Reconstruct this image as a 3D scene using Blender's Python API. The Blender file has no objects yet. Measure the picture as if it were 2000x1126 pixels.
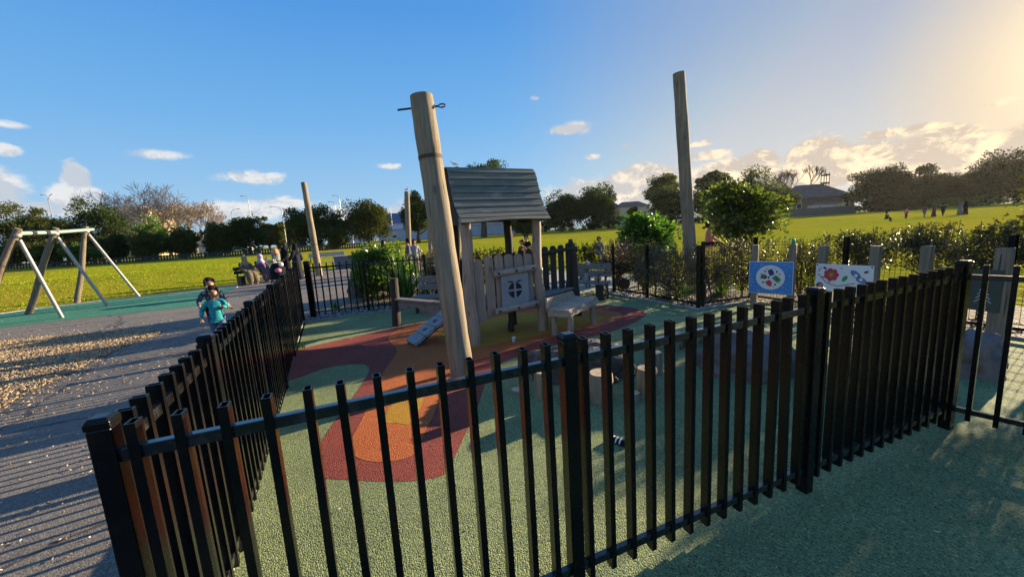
import bpy, bmesh, math, random
import numpy as np
from mathutils import Vector, Matrix, noise
from mathutils.geometry import tessellate_polygon
S = bpy.context.scene
COL = S.collection
R = math.radians
random.seed(7)

EXPOSURE, SUN_E = 1.5, 5.0
SKY_STR, SKY_SAT, SKY_DUST = 0.10, 1.2, 1.0
SKY_RAMP = ((0.0, (.46, .68, .88)), (.10, (.32, .58, .88)), (.25, (.18, .47, .87)), (.45, (.09, .34, .81)), (.75, (.045, .235, .70)))
SKY_WARM_LO, SKY_WARM_HI = (.90, .68, .40), (.66, .62, .56)
SKY_PALE_LO, SKY_PALE_HI = (.64, .66, .66), (.30, .40, .60)
CLOUD_GAIN = 0.95
HAZE = 0.00006
# ------------------------------------------------------------------ camera
CAMH = 1.6
FPX = 750.0                                  # focal length in pixels of a 2000 px wide frame
_d = np.array([300.0, 4937.0, FPX]); _down = _d / np.linalg.norm(_d); _up = -_down
_fw = np.array([0, 0, 1.0]) - _up[2] * _up; _fw /= np.linalg.norm(_fw)
_rt = np.cross(_down, _fw)
def ray(px, py):
    v = np.array([px - 1000.0, py - 563.0, FPX]) / FPX
    return np.array([v @ _rt, v @ _fw, v @ _up])
def at(px, py, z=0.0):                       # survey helper: where a sight line meets the level z
    r = ray(px, py); t = (z - CAMH) / r[2]
    return Vector((r[0] * t, r[1] * t, z))
def atY(px, py, Y):
    r = ray(px, py); t = Y / r[1]
    return Vector((r[0] * t, Y, CAMH + r[2] * t))
def atD(px, py, D):
    r = ray(px, py)
    return Vector((r[0] * D, r[1] * D, CAMH + r[2] * D))
cd = bpy.data.cameras.new('camera'); cam = bpy.data.objects.new('camera', cd); COL.objects.link(cam)
cd.sensor_width = 36.0; cd.lens = 36.0 * FPX / 2000.0; cd.clip_start = 0.02; cd.clip_end = 3000
def cw(v): return Vector((v @ _rt, v @ _fw, v @ _up))
X = cw(np.array([1.0, 0, 0])); Yc = cw(np.array([0, -1.0, 0])); Zc = cw(np.array([0, 0, -1.0]))
cam.matrix_world = Matrix(((X.x, Yc.x, Zc.x, 0), (X.y, Yc.y, Zc.y, 0), (X.z, Yc.z, Zc.z, CAMH), (0, 0, 0, 1)))
S.camera = cam
S.view_settings.view_transform = 'Standard'; S.view_settings.look = 'None'
S.view_settings.exposure = EXPOSURE; S.view_settings.gamma = 1.0
S.cycles.max_bounces = 6; S.cycles.transparent_max_bounces = 6; S.cycles.volume_bounces = 0
S.cycles.use_denoising = True

# ------------------------------------------------------------------ sun and sky
SUN_AZ, SUN_EL = R(58.5), R(11.8)
sl = bpy.data.lights.new('sun', 'SUN'); so = bpy.data.objects.new('sun', sl); COL.objects.link(so)
sl.energy = SUN_E; sl.angle = R(0.53); sl.color = (1.0, 0.80, 0.52)
sdir = Vector((math.sin(SUN_AZ) * math.cos(SUN_EL), math.cos(SUN_AZ) * math.cos(SUN_EL), math.sin(SUN_EL)))
so.rotation_euler = sdir.to_track_quat('Z', 'Y').to_euler()

class NT:                                    # tiny node-tree writer
    def __init__(s, t): s.t = t; t.nodes.clear()
    def n(s, typ, **kw):
        k = s.t.nodes.new(typ)
        for a, v in kw.items(): setattr(k, a, v)
        return k
    def put(s, sock, v):
        if isinstance(v, bpy.types.NodeSocket): s.t.links.new(v, sock)
        elif isinstance(v, bpy.types.Node): s.t.links.new(v.outputs[0], sock)
        elif v is not None:
            if isinstance(v, (tuple, list)) and len(v) == 3 and sock.type == 'RGBA': v = (*v, 1)
            sock.default_value = v
    def m(s, op, a, b=None, c=None, clamp=False):
        k = s.n('ShaderNodeMath', operation=op, use_clamp=clamp)
        for i, v in enumerate((a, b, c)): s.put(k.inputs[i], v)
        return k.outputs[0]
    def vm(s, op, a, b=None, scale=None):
        k = s.n('ShaderNodeVectorMath', operation=op); s.put(k.inputs[0], a); s.put(k.inputs[1], b)
        if scale is not None: s.put(k.inputs['Scale'], scale)
        return k
    def mix(s, fac, a, b, mode='MIX'):
        k = s.n('ShaderNodeMix', data_type='RGBA', blend_type=mode, clamp_factor=True)
        s.put(k.inputs[0], fac); s.put(k.inputs[6], a); s.put(k.inputs[7], b)
        return k.outputs[2]
    def noise(s, vec, scale, detail=4, rough=0.55, dist=0.0):
        k = s.n('ShaderNodeTexNoise'); s.put(k.inputs['Vector'], vec)
        k.inputs['Scale'].default_value = scale; k.inputs['Detail'].default_value = detail
        k.inputs['Roughness'].default_value = rough; k.inputs['Distortion'].default_value = dist
        return k
    def ss(s, v, lo, hi, a=0.0, b=1.0):
        k = s.n('ShaderNodeMapRange', interpolation_type='SMOOTHSTEP')
        for i, x in enumerate((v, lo, hi, a, b)): s.put(k.inputs[i], x)
        return k.outputs[0]
    def mapping(s, vec, scale=(1, 1, 1), rot=(0, 0, 0), loc=(0, 0, 0)):
        k = s.n('ShaderNodeMapping'); s.put(k.inputs[0], vec)
        k.inputs['Scale'].default_value = scale; k.inputs['Rotation'].default_value = rot; k.inputs['Location'].default_value = loc
        return k.outputs[0]

W = bpy.data.worlds.new('World'); S.world = W; W.use_nodes = True
w = NT(W.node_tree)
sky = w.n('ShaderNodeTexSky', sky_type='NISHITA', sun_disc=False, sun_elevation=SUN_EL, sun_rotation=SUN_AZ,
          air_density=1.0, dust_density=SKY_DUST, ozone_density=2.0, altitude=0)
hs = w.n('ShaderNodeHueSaturation'); hs.inputs['Saturation'].default_value = SKY_SAT; hs.inputs['Value'].default_value = 1.0
w.put(hs.inputs['Color'], sky)
dirv = w.n('ShaderNodeTexCoord').outputs['Generated']
dn = w.vm('NORMALIZE', dirv).outputs[0]
sx = w.n('ShaderNodeSeparateXYZ'); w.put(sx.inputs[0], dn)
az = w.m('ARCTAN2', sx.outputs[0], sx.outputs[1]); el = w.m('ARCSINE', sx.outputs[2])
# clouds: places in the sky (azimuth, elevation), each broken up by noise
def azel(px, py):
    r = ray(px, py); r = r / np.linalg.norm(r)
    return math.atan2(r[0], r[1]), math.asin(r[2])
CL = [(148, 350, 26, 26, 1.45), (152, 392, 44, 28, 1.45), (-10, 380, 52, 40, 1.0), (60, 408, 90, 14, .8), (10, 241, 55, 8, .55), (14, 293, 26, 11, .8),
      (300, 301, 75, 9, .55), (500, 346, 66, 13, .72), (470, 412, 90, 16, .85), (560, 398, 70, 14, .85), (720, 420, 130, 20, .75), (762, 324, 34, 6, .6),
      (1112, 253, 36, 9, .85), (1157, 306, 16, 5, .7), (1222, 285, 9, 4, .6), (1045, 192, 10, 4, .6), (1185, 375, 85, 20, 1.35), (1250, 360, 65, 26, 1.4), (1366, 281, 26, 5, .75),
      (1385, 303, 36, 8, .8), (1440, 342, 65, 22, 1.35), (1482, 320, 30, 22, 1.4), (1600, 303, 55, 24, 1.3), (1665, 318, 80, 28, 1.35), (1570, 345, 90, 22, 1.1),
      (1730, 262, 70, 9, .85), (1800, 248, 50, 8, .8), (1760, 318, 110, 36, 1.1), (1850, 280, 60, 28, 1.3), (1900, 310, 120, 36, 1.1), (1990, 275, 50, 20, .9),
      (1950, 200, 60, 10, .55), (2150, 260, 160, 40, 1.0), (2400, 300, 300, 60, 1.0), (-300, 420, 220, 50, 1.0)]
nc = w.vm('MULTIPLY', dn, (1, 1, 1.7)).outputs[0]
n1 = w.noise(nc, 14.0, 10, .66, .5); n2 = w.noise(w.vm('ADD', nc, (0.024, 0.015, 0.026)).outputs[0], 14.0, 10, .66, .5)
g = None
for px, py, wx, wy, a in CL:
    A, E = azel(px, py)
    ra, re = wx / FPX, wy / FPX
    if 200 < px < 1800:                       # off-axis pixels cover a smaller angle
        c2 = math.cos(math.atan((px - 1000) / FPX)); ra *= c2 * c2; re *= c2
    else: ra *= .38; re *= .62
    da = w.m('DIVIDE', w.m('SUBTRACT', az, A), ra); de = w.m('DIVIDE', w.m('SUBTRACT', el, E), re)
    r2 = w.m('ADD', w.m('MULTIPLY', da, da), w.m('MULTIPLY', de, de))
    b = w.m('MULTIPLY', w.m('EXPONENT', w.m('MULTIPLY', r2, -0.55)), a)
    g = b if g is None else w.m('MAXIMUM', g, b)
dens = w.m('ADD', g, w.m('MULTIPLY', w.m('SUBTRACT', n1.outputs[0], 0.5), 1.55))
mask = w.ss(dens, 0.28, 0.66)
mask = w.m('MULTIPLY', mask, w.ss(g, 0.08, 0.55))
lit = w.ss(w.m('SUBTRACT', n1.outputs[0], n2.outputs[0]), -0.07, 0.10)   # the side turned to the sun is brighter
sd = w.vm('DOT_PRODUCT', dn, tuple(sdir)).outputs['Value']
near_sun = w.ss(sd, 0.5, 1.0)
c_lit = w.mix(near_sun, (0.90, 0.90, 0.90), (1.30, 1.02, 0.66))
c_shd = w.mix(near_sun, (0.62, 0.67, 0.74), (0.70, 0.59, 0.48))
ccol = w.mix(lit, c_shd, c_lit)
ccol = w.vm('SCALE', ccol, scale=CLOUD_GAIN).outputs[0]
# the clear sky: Nishita scattering, pulled towards the deep blue / warm haze of a late winter afternoon
cr = w.n('ShaderNodeValToRGB'); w.put(cr.inputs[0], w.m('DIVIDE', el, R(60.0), clamp=True))
els = cr.color_ramp.elements
for i, (p, c) in enumerate(SKY_RAMP):
    e = els[i] if i < 2 else els.new(p)
    e.position = p; e.color = (*c, 1)
warm = w.mix(w.ss(el, R(4), R(34)), SKY_WARM_LO, SKY_WARM_HI)
pale = w.mix(w.ss(el, R(2), R(26)), SKY_PALE_LO, SKY_PALE_HI)
blue = w.mix(w.m('MULTIPLY', w.ss(sd, -0.40, -0.85), 0.8), cr.outputs[0], (.58, .61, .63))      # unseen sky behind the camera paled as added neutral fill for the shadows
blue = w.mix(w.ss(sd, 0.52, 0.97), blue, pale)
blue = w.mix(w.ss(sd, 0.953, 1.01), blue, warm)
core = w.m('MULTIPLY', w.m('POWER', w.m('MAXIMUM', sd, 0.0), 160.0), 0.8)
blue = w.mix(1.0, blue, w.vm('SCALE', (1.0, 0.72, 0.38), scale=core).outputs[0], 'ADD')
nish = w.vm('MINIMUM', w.vm('SCALE', hs, scale=0.18).outputs[0], (1.0, 0.9, 0.8)).outputs[0]
skyc = w.mix(0.12, blue, nish)
wm = w.m('MULTIPLY', mask, 0.93)
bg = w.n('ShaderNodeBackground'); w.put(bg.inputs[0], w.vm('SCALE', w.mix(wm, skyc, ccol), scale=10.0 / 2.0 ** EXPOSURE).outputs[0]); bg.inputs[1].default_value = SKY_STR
wo = w.n('ShaderNodeOutputWorld'); w.put(wo.inputs[0], bg)

# ------------------------------------------------------------------ materials
MATS = {}
def newmat(name):
    m = bpy.data.materials.new(name); m.use_nodes = True
    t = NT(m.node_tree); o = t.n('ShaderNodeOutputMaterial'); p = t.n('ShaderNodeBsdfPrincipled')
    t.put(o.inputs[0], p); MATS[name] = m
    return m, t, p
def setp(t, p, **k):
    for a, v in k.items(): t.put(p.inputs[a.replace('_', ' ')], v)
def bump(t, h, strength, dist):
    b = t.n('ShaderNodeBump'); b.inputs['Strength'].default_value = strength; b.inputs['Distance'].default_value = dist
    t.put(b.inputs['Height'], h); return b.outputs[0]
def objco(t): return t.n('ShaderNodeTexCoord').outputs['Object']
def plain(name, c1, c2=None, rough=0.6, scale=8.0, stretch=(1, 1, 1), bmp=0.0, spec=0.5, metal=0.0, detail=5, lo=0.35, hi=0.65, bd=0.01):
    m, t, p = newmat(name)
    c2 = c2 or tuple(x * 0.7 for x in c1)
    n = t.noise(t.mapping(objco(t), stretch), scale, detail, 0.6)
    f = t.ss(n.outputs[0], lo, hi)
    setp(t, p, Base_Color=t.mix(f, c1, c2), Roughness=t.ss(n.outputs[0], 0.2, 0.8, rough * 0.85, min(1, rough * 1.15)), Metallic=metal)
    p.inputs['Specular IOR Level'].default_value = spec
    if bmp: setp(t, p, Normal=bump(t, n.outputs[0], bmp, bd))
    return m
def wood(name, c1, c2, axis='z', rough=0.8, fine=60.0, bmp=0.5, stain=None):
    m, t, p = newmat(name)
    st = {'z': (1, 1, 0.06), 'x': (0.06, 1, 1), 'y': (1, 0.06, 1)}[axis]
    co = objco(t)
    ri = t.n('ShaderNodeObjectInfo').outputs['Random']
    co2 = t.vm('ADD', co, t.vm('SCALE', (13.1, 7.7, 5.3), scale=ri).outputs[0]).outputs[0]
    g = t.noise(t.mapping(co2, st), fine, 6, 0.65, 0.4)
    big = t.noise(co2, 3.0, 3, 0.5)
    c = t.mix(t.ss(g.outputs[0], 0.36, 0.66), c1, c2)
    c = t.mix(t.ss(big.outputs[0], 0.45, 0.7, 0, 0.5), c, stain or tuple(x * 0.6 for x in c1))
    crack = t.ss(t.noise(t.mapping(co2, st), fine * 0.6, 2, 0.5).outputs[0], 0.66, 0.70)
    c = t.mix(crack, c, tuple(x * 0.25 for x in c1))
    kv = t.n('ShaderNodeTexVoronoi'); t.put(kv.inputs['Vector'], t.mapping(co2, {'z': (1, 1, .45), 'x': (.45, 1, 1), 'y': (1, .45, 1)}[axis])); kv.inputs['Scale'].default_value = 5.5
    knot = t.ss(kv.outputs['Distance'], 0.16, 0.05)
    c = t.mix(t.m('MULTIPLY', knot, .8), c, tuple(x * .3 for x in c1))
    weather = t.noise(t.mapping(co2, (1, 1, .4)), 1.6, 5, .7)
    c = t.mix(t.ss(weather.outputs[0], .5, .72, 0, .45), c, tuple(.55 * sum(c1) / 3 + .35 * x for x in c1))
    setp(t, p, Base_Color=c, Roughness=rough, Normal=bump(t, t.m('SUBTRACT', g.outputs[0], t.m('ADD', t.m('MULTIPLY', crack, 0.8), t.m('MULTIPLY', knot, .5))), bmp, 0.008))
    p.inputs['Specular IOR Level'].default_value = 0.25
    return m
def rubber(name, base, dark, light, gran=1.0):
    m, t, p = newmat(name)
    co = objco(t)
    v = t.n('ShaderNodeTexVoronoi', feature='F1'); t.put(v.inputs['Vector'], t.mapping(co, (1, 1, 1))); v.inputs['Scale'].default_value = 125.0 * gran
    n = t.noise(co, 140.0 * gran, 3, 0.65)
    patch = t.noise(co, 1.3, 4, 0.6)
    rnd = t.n('ShaderNodeSeparateColor'); t.put(rnd.inputs[0], v.outputs['Color'])
    c = t.mix(t.ss(rnd.outputs[0], 0.72, 0.95), base, light)
    c = t.mix(t.ss(rnd.outputs[1], 0.80, 1.0, 0, .7), c, dark)
    c = t.mix(t.ss(n.outputs[0], 0.50, 0.66, 0, .8), c, dark)
    wear = t.noise(co, 0.55, 6, 0.7, 0.6)
    c = t.mix(t.ss(wear.outputs[0], 0.52, 0.68, 0.0, 0.35), c, light)
    stain = t.noise(co, 2.4, 5, 0.7, 1.0)
    c = t.mix(t.ss(stain.outputs[0], 0.60, 0.70, 0.0, 0.30), c, dark)
    c = t.mix(t.ss(patch.outputs[0], 0.35, 0.75, 0.0, 0.30), c, dark)
    h = t.m('ADD', t.m('MULTIPLY', v.outputs['Distance'], -1.0), t.m('MULTIPLY', n.outputs[0], 0.8))
    setp(t, p, Base_Color=c, Roughness=0.85, Normal=bump(t, h, 0.9, 0.016))
    p.inputs['Specular IOR Level'].default_value = 0.25
    return m
def leafmat(name, c1, c2, c3, trans=0.4, rough=0.4, spec=0.5):
    m, t, p = newmat(name)
    r = t.n('ShaderNodeNewGeometry').outputs['Random Per Island']
    c = t.mix(t.ss(r, 0.1, 0.6), c1, c2); c = t.mix(t.ss(r, 0.8, 1.0), c, c3)
    setp(t, p, Base_Color=c, Roughness=rough)
    p.inputs['Specular IOR Level'].default_value = spec
    tr = t.n('ShaderNodeBsdfTranslucent'); t.put(tr.inputs[0], t.mix(1.0, c, (1.7, 1.8, 0.6), 'MULTIPLY'))
    mx = t.n('ShaderNodeMixShader'); mx.inputs[0].default_value = trans
    t.put(mx.inputs[1], p); t.put(mx.inputs[2], tr)
    out = [n for n in t.t.nodes if n.type == 'OUTPUT_MATERIAL'][0]; t.put(out.inputs[0], mx)
    return m

rubber('rubber_green', (.305, .370, .160), (.037, .06, .038), (.54, .58, .26))
rubber('rubber_red', (.39, .085, .062), (.06, .012, .012), (.44, .13, .09))
rubber('rubber_orange', (.62, .17, .045), (.36, .075, .025), (.72, .27, .09))
rubber('rubber_yellow', (.60, .31, .028), (.34, .16, .018), (.70, .44, .08))
rubber('rubber_teal', (.06, .27, .17), (.03, .13, .085), (.12, .36, .24))
# asphalt: dark binder, pale stones, worn patches
m, t, p = newmat('asphalt'); co = objco(t)
v = t.n('ShaderNodeTexVoronoi'); t.put(v.inputs['Vector'], co); v.inputs['Scale'].default_value = 120
sc = t.n('ShaderNodeSeparateColor'); t.put(sc.inputs[0], v.outputs['Color'])
n = t.noise(co, 260, 3, .7); bign = t.noise(co, .6, 5, .65)
c = t.mix(t.ss(sc.outputs[0], .55, .95), (.14, .122, .102), (.31, .275, .23)); c = t.mix(t.ss(n.outputs[0], .5, .7), c, (.07, .065, .062))
c = t.mix(t.ss(bign.outputs[0], .4, .7, 0, .45), c, (.245, .212, .172))
cv = t.n('ShaderNodeTexVoronoi', feature='DISTANCE_TO_EDGE'); t.put(cv.inputs['Vector'], t.vm('ADD', co, t.vm('SCALE', t.noise(co, 2.5, 4, .6).outputs['Color'], scale=.35).outputs[0]).outputs[0]); cv.inputs['Scale'].default_value = .42
c = t.mix(t.ss(cv.outputs['Distance'], .012, .004, 0, .8), c, (.03, .028, .027))
st_ = t.noise(co, 1.7, 6, .72, .8); c = t.mix(t.ss(st_.outputs[0], .58, .68, 0, .4), c, (.06, .055, .052))
setp(t, p, Base_Color=c, Roughness=.85, Normal=bump(t, t.m('ADD', n.outputs[0], t.m('MULTIPLY', v.outputs['Distance'], -1)), .7, .012))
# grass
m, t, p = newmat('grass'); co = objco(t)
n = t.noise(co, .35, 6, .65); n2 = t.noise(co, 9.0, 5, .7); n3 = t.noise(co, .06, 3, .5)
c = t.mix(t.ss(n2.outputs[0], .3, .7), (.18, .22, .012), (.35, .345, .032)); c = t.mix(t.ss(n.outputs[0], .52, .72, 0, .55), c, (.40, .315, .03))
n4 = t.noise(co, 1.1, 6, .72, .5); c = t.mix(t.ss(n4.outputs[0], .52, .66, 0, .7), c, (.085, .12, .01)); c = t.mix(t.ss(t.noise(co, .22, 5, .7).outputs[0], .60, .72, 0, .6), c, (.38, .27, .10))
c = t.mix(t.ss(n3.outputs[0], .42, .62, 0, .7), c, (.36, .285, .03))
setp(t, p, Base_Color=c, Roughness=.9, Normal=bump(t, n2.outputs[0], 1.0, .10)); p.inputs['Specular IOR Level'].default_value = .0
# mown blades
leafmat('grass_blade', (.16, .24, .008), (.29, .34, .015), (.40, .37, .05), .22, .8, .05)
plain('woodchip', (.32, .23, .14), (.17, .12, .07), .85, 3.0, lo=.3, hi=.7, bmp=.5)
m, t, p = newmat('chip_bits'); r = t.n('ShaderNodeNewGeometry').outputs['Random Per Island']
setp(t, p, Base_Color=t.mix(t.ss(r, 0, 1), (.19, .125, .07), (.52, .39, .23)), Roughness=.8)
m, t, p = newmat('litter_bits'); r = t.n('ShaderNodeNewGeometry').outputs['Random Per Island']
setp(t, p, Base_Color=t.mix(t.ss(r, .2, .9), (.20, .12, .05), (.62, .54, .42)), Roughness=.8)
m, t, p = newmat('gravel_bits'); r = t.n('ShaderNodeNewGeometry').outputs['Random Per Island']
setp(t, p, Base_Color=t.mix(t.ss(r, .0, 1.), (.12, .10, .085), (.58, .54, .48)), Roughness=.85)
plain('soil', (.16, .11, .07), (.08, .055, .035), .95, 14, bmp=.9, bd=.04)
plain('concrete', (.46, .43, .39), (.33, .31, .28), .85, 9, bmp=.3, detail=8)
plain('kerb_concrete', (.38, .36, .33), (.22, .21, .2), .85, 14, bmp=.3, detail=8)
# powder-coated aluminium: glossy black that mirrors the rubber
m, t, p = newmat('black_gloss'); n = t.noise(objco(t), 14, 5, .65)
dn_ = t.noise(t.mapping(objco(t), (1, 1, .12)), 90, 4, .7)
dust = t.ss(t.m('ADD', t.m('MULTIPLY', n.outputs[0], .6), t.m('MULTIPLY', dn_.outputs[0], .5)), .62, .78, 0, .10)
setp(t, p, Base_Color=t.mix(dust, (.005, .005, .005), (.045, .042, .036)), Roughness=t.m('ADD', t.ss(n.outputs[0], .3, .75, .20, .32), t.m('MULTIPLY', dust, .4))); p.inputs['Specular IOR Level'].default_value = .30
m, t, p = newmat('black_rail'); n = t.noise(objco(t), 22, 5, .65)
setp(t, p, Base_Color=t.mix(t.ss(n.outputs[0], .45, .7), (.008, .008, .008), (.03, .03, .03)), Roughness=t.ss(n.outputs[0], .3, .75, .16, .34)); p.inputs['Coat Weight'].default_value = .8; p.inputs['Coat Roughness'].default_value = .15
plain('black_matt', (.012, .012, .013), (.03, .028, .026), .55, 20)
wood('pole_wood', (.33, .26, .175), (.20, .16, .11), 'z', .85, 26, .8, (.16, .13, .10))
wood('swing_wood', (.22, .17, .12), (.14, .11, .08), 'z', .85, 30, .7)
wood('hut_wood', (.42, .32, .24), (.28, .21, .16), 'z', .85, 42, .6, (.23, .195, .18))
wood('hut_wood_across', (.42, .335, .265), (.28, .22, .18), 'x', .85, 42, .6)
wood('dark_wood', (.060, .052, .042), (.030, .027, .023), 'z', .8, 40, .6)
wood('roof_wood', (.085, .11, .10), (.045, .058, .054), 'x', .62, 34, .5, (.17, .17, .16))
wood('pale_wood', (.45, .37, .28), (.31, .25, .185), 'x', .8, 30, .5, (.30, .26, .2))
wood('ramp_board', (.36, .36, .355), (.25, .25, .25), 'x', .8, 36, .4)
plain('panel_dark', (.035, .055, .05), (.045, .065, .06), .5, 4)
wood('post_wood', (.27, .22, .165), (.18, .15, .115), 'z', .85, 40, .6)
wood('stump_wood', (.34, .27, .175), (.21, .165, .105), 'z', .85, 30, .6)
plain('stump_top', (.56, .43, .26), (.40, .30, .17), .85, 18, lo=.4, hi=.6)
wood('bench_wood', (.24, .225, .21), (.155, .145, .135), 'x', .8, 36, .5)
plain('grey_panel', (.29, .295, .315), (.25, .255, .28), .55, 5)
plain('galv', (.36, .36, .355), (.28, .28, .28), .42, 12, metal=.35)
plain('teal_steel', (.27, .36, .32), (.21, .29, .26), .5, 9)
plain('rock', (.13, .105, .085), (.055, .045, .042), .9, 5, bmp=1.0, detail=9, bd=.05)
plain('rock_pale', (.20, .155, .135), (.105, .08, .07), .9, 4, bmp=.8, detail=9, bd=.05)
plain('grey_box', (.15, .165, .19), (.12, .13, .15), .6, 6)
plain('pale_box', (.42, .41, .38), (.33, .32, .3), .7, 6)
plain('navy_cloth', (.012, .014, .025), (.025, .028, .045), .9, 30, bmp=.3, spec=.08)
plain('black_cloth', (.007, .007, .009), (.015, .015, .018), .9, 25, bmp=.3, spec=.08)
plain('denim', (.10, .13, .24), (.06, .08, .16), .9, 60)
plain('teal_cloth', (.015, .33, .36), (.01, .22, .25), .85, 20, bmp=.2)
plain('pattern_cloth', (.02, .022, .05), (.30, .30, .38), .85, 45, lo=.55, hi=.62, detail=2)
plain('tan_cloth', (.34, .25, .16), (.24, .17, .10), .9, 18, bmp=.3)
plain('khaki_cloth', (.17, .13, .085), (.10, .085, .06), .95, 9, bmp=.4, spec=.1)
plain('lilac_cloth', (.48, .38, .56), (.36, .27, .44), .9, 14, bmp=.3)
plain('plum_cloth', (.075, .035, .055), (.14, .07, .10), .9, 20, bmp=.3)
plain('pink_cloth', (.60, .22, .28), (.45, .15, .2), .9, 16)
plain('maroon_cloth', (.16, .03, .045), (.09, .02, .03), .9, 16)
plain('white_cloth', (.66, .64, .62), (.5, .5, .52), .9, 14)
plain('check_cloth', (.40, .40, .46), (.06, .06, .10), .9, 60, lo=.48, hi=.54, detail=1)
plain('grey_cloth', (.20, .20, .21), (.13, .13, .14), .9, 16)
plain('skin', (.40, .22, .14), (.34, .18, .11), .55, 8, spec=.4)
plain('hair', (.014, .009, .007), (.028, .019, .013), .8, 60, spec=.12)
plain('white_plastic', (.78, .78, .76), (.7, .7, .68), .4, 4)
plain('paint_white', (.72, .72, .70), (.62, .62, .6), .6, 3)
plain('wall_blue', (.42, .47, .52), (.36, .41, .46), .8, .6)
plain('wall_beige', (.56, .42, .22), (.46, .33, .17), .85, .5)
plain('wall_white', (.66, .67, .66), (.58, .59, .58), .8, .6)
plain('wall_brown', (.20, .15, .11), (.15, .11, .08), .85, .7)
plain('roof_blue', (.10, .14, .22), (.08, .11, .17), .6, .5)
plain('roof_red', (.30, .07, .05), (.22, .05, .04), .8, .8)
plain('roof_dark', (.13, .10, .085), (.09, .07, .06), .8, .8)
plain('window_glass', (.03, .04, .05), (.05, .06, .07), .12, 1)
plain('timber_black', (.030, .028, .027), (.055, .05, .045), .85, 6)
plain('fence_grey', (.16, .145, .13), (.11, .10, .09), .9, 4)
plain('green_plate', (.06, .42, .13), (.05, .36, .11), .5, 5)
plain('gull_white', (.75, .75, .74), (.6, .6, .6), .7, 5)
plain('gull_grey', (.25, .26, .28), (.2, .2, .22), .7, 5)
plain('orange_thing', (.62, .25, .13), (.5, .2, .1), .6, 9)
plain('green_thing', (.02, .42, .12), (.02, .3, .09), .5, 9)
plain('pale_blue', (.42, .60, .78), (.36, .52, .70), .5, 6)
plain('tyre', (.015, .015, .015), (.03, .03, .03), .8, 8)
plain('car_white', (.75, .75, .75), (.72, .72, .72), .3, 2)
plain('art_blue', (.045, .22, .56), (.05, .25, .62), .45, 3)
plain('art_paleblue', (.30, .52, .80), (.28, .5, .78), .45, 3)
plain('art_white', (.74, .75, .77), (.7, .71, .73), .45, 3)
plain('art_red', (.62, .045, .075), (.55, .04, .06), .45, 3)
plain('art_orange', (.70, .19, .12), (.6, .15, .1), .45, 3)
plain('art_green', (.05, .30, .10), (.04, .25, .08), .45, 3)
plain('art_yellow', (.72, .55, .05), (.65, .5, .05), .45, 3)
plain('art_navy', (.03, .04, .17), (.03, .04, .15), .45, 3)
plain('art_dark', (.025, .03, .05), (.03, .035, .06), .45, 3)
plain('art_midblue', (.10, .22, .42), (.09, .2, .4), .45, 3)
plain('glass_cup', (.55, .57, .58), (.45, .47, .5), .25, 20)
plain('bark', (.13, .095, .065), (.07, .05, .035), .95, 8, stretch=(1, 1, .15), bmp=.8)
plain('bark_pale', (.36, .30, .27), (.26, .215, .19), .95, 8, stretch=(1, 1, .15), bmp=.5)
leafmat('leaf_dark', (.030, .050, .020), (.052, .076, .026), (.11, .125, .04), .24, .75, .12)
leafmat('leaf_olive', (.048, .062, .020), (.080, .092, .028), (.15, .145, .045), .25, .7, .15)
leafmat('leaf_far', (.020, .032, .013), (.036, .050, .018), (.08, .085, .028), .07, .8, .08)
leafmat('leaf_bush', (.045, .100, .018), (.095, .17, .026), (.26, .32, .05), .38, .3, .5)
leafmat('leaf_bright', (.030, .080, .016), (.060, .135, .022), (.14, .24, .035), .38, .22, .7)
leafmat('leaf_round', (.045, .070, .020), (.075, .105, .026), (.23, .23, .05), .38, .32, .5)  # yellow third tone stands in for sunlit edges, scattered over random leaves
leafmat('leaf_mid', (.045, .095, .02), (.085, .15, .03), (.16, .22, .05), .35, .4, .5)
leafmat('leaf_lime', (.10, .20, .02), (.20, .32, .03), (.36, .42, .07), .45, .35, .5)
leafmat('leaf_gloss', (.038, .046, .015), (.066, .072, .022), (.17, .155, .06), .26, .34, .5)
leafmat('leaf_bronze', (.085, .068, .040), (.14, .115, .065), (.26, .22, .14), .3, .3, .6)
leafmat('leaf_purple', (.045, .028, .034), (.075, .045, .052), (.13, .085, .085), .2, .5, .4)
leafmat('leaf_strap', (.05, .11, .025), (.10, .18, .04), (.26, .30, .09), .4, .35, .5)
leafmat('leaf_rust', (.20, .12, .065), (.28, .18, .10), (.34, .23, .14), .35, .6, .2)

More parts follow.
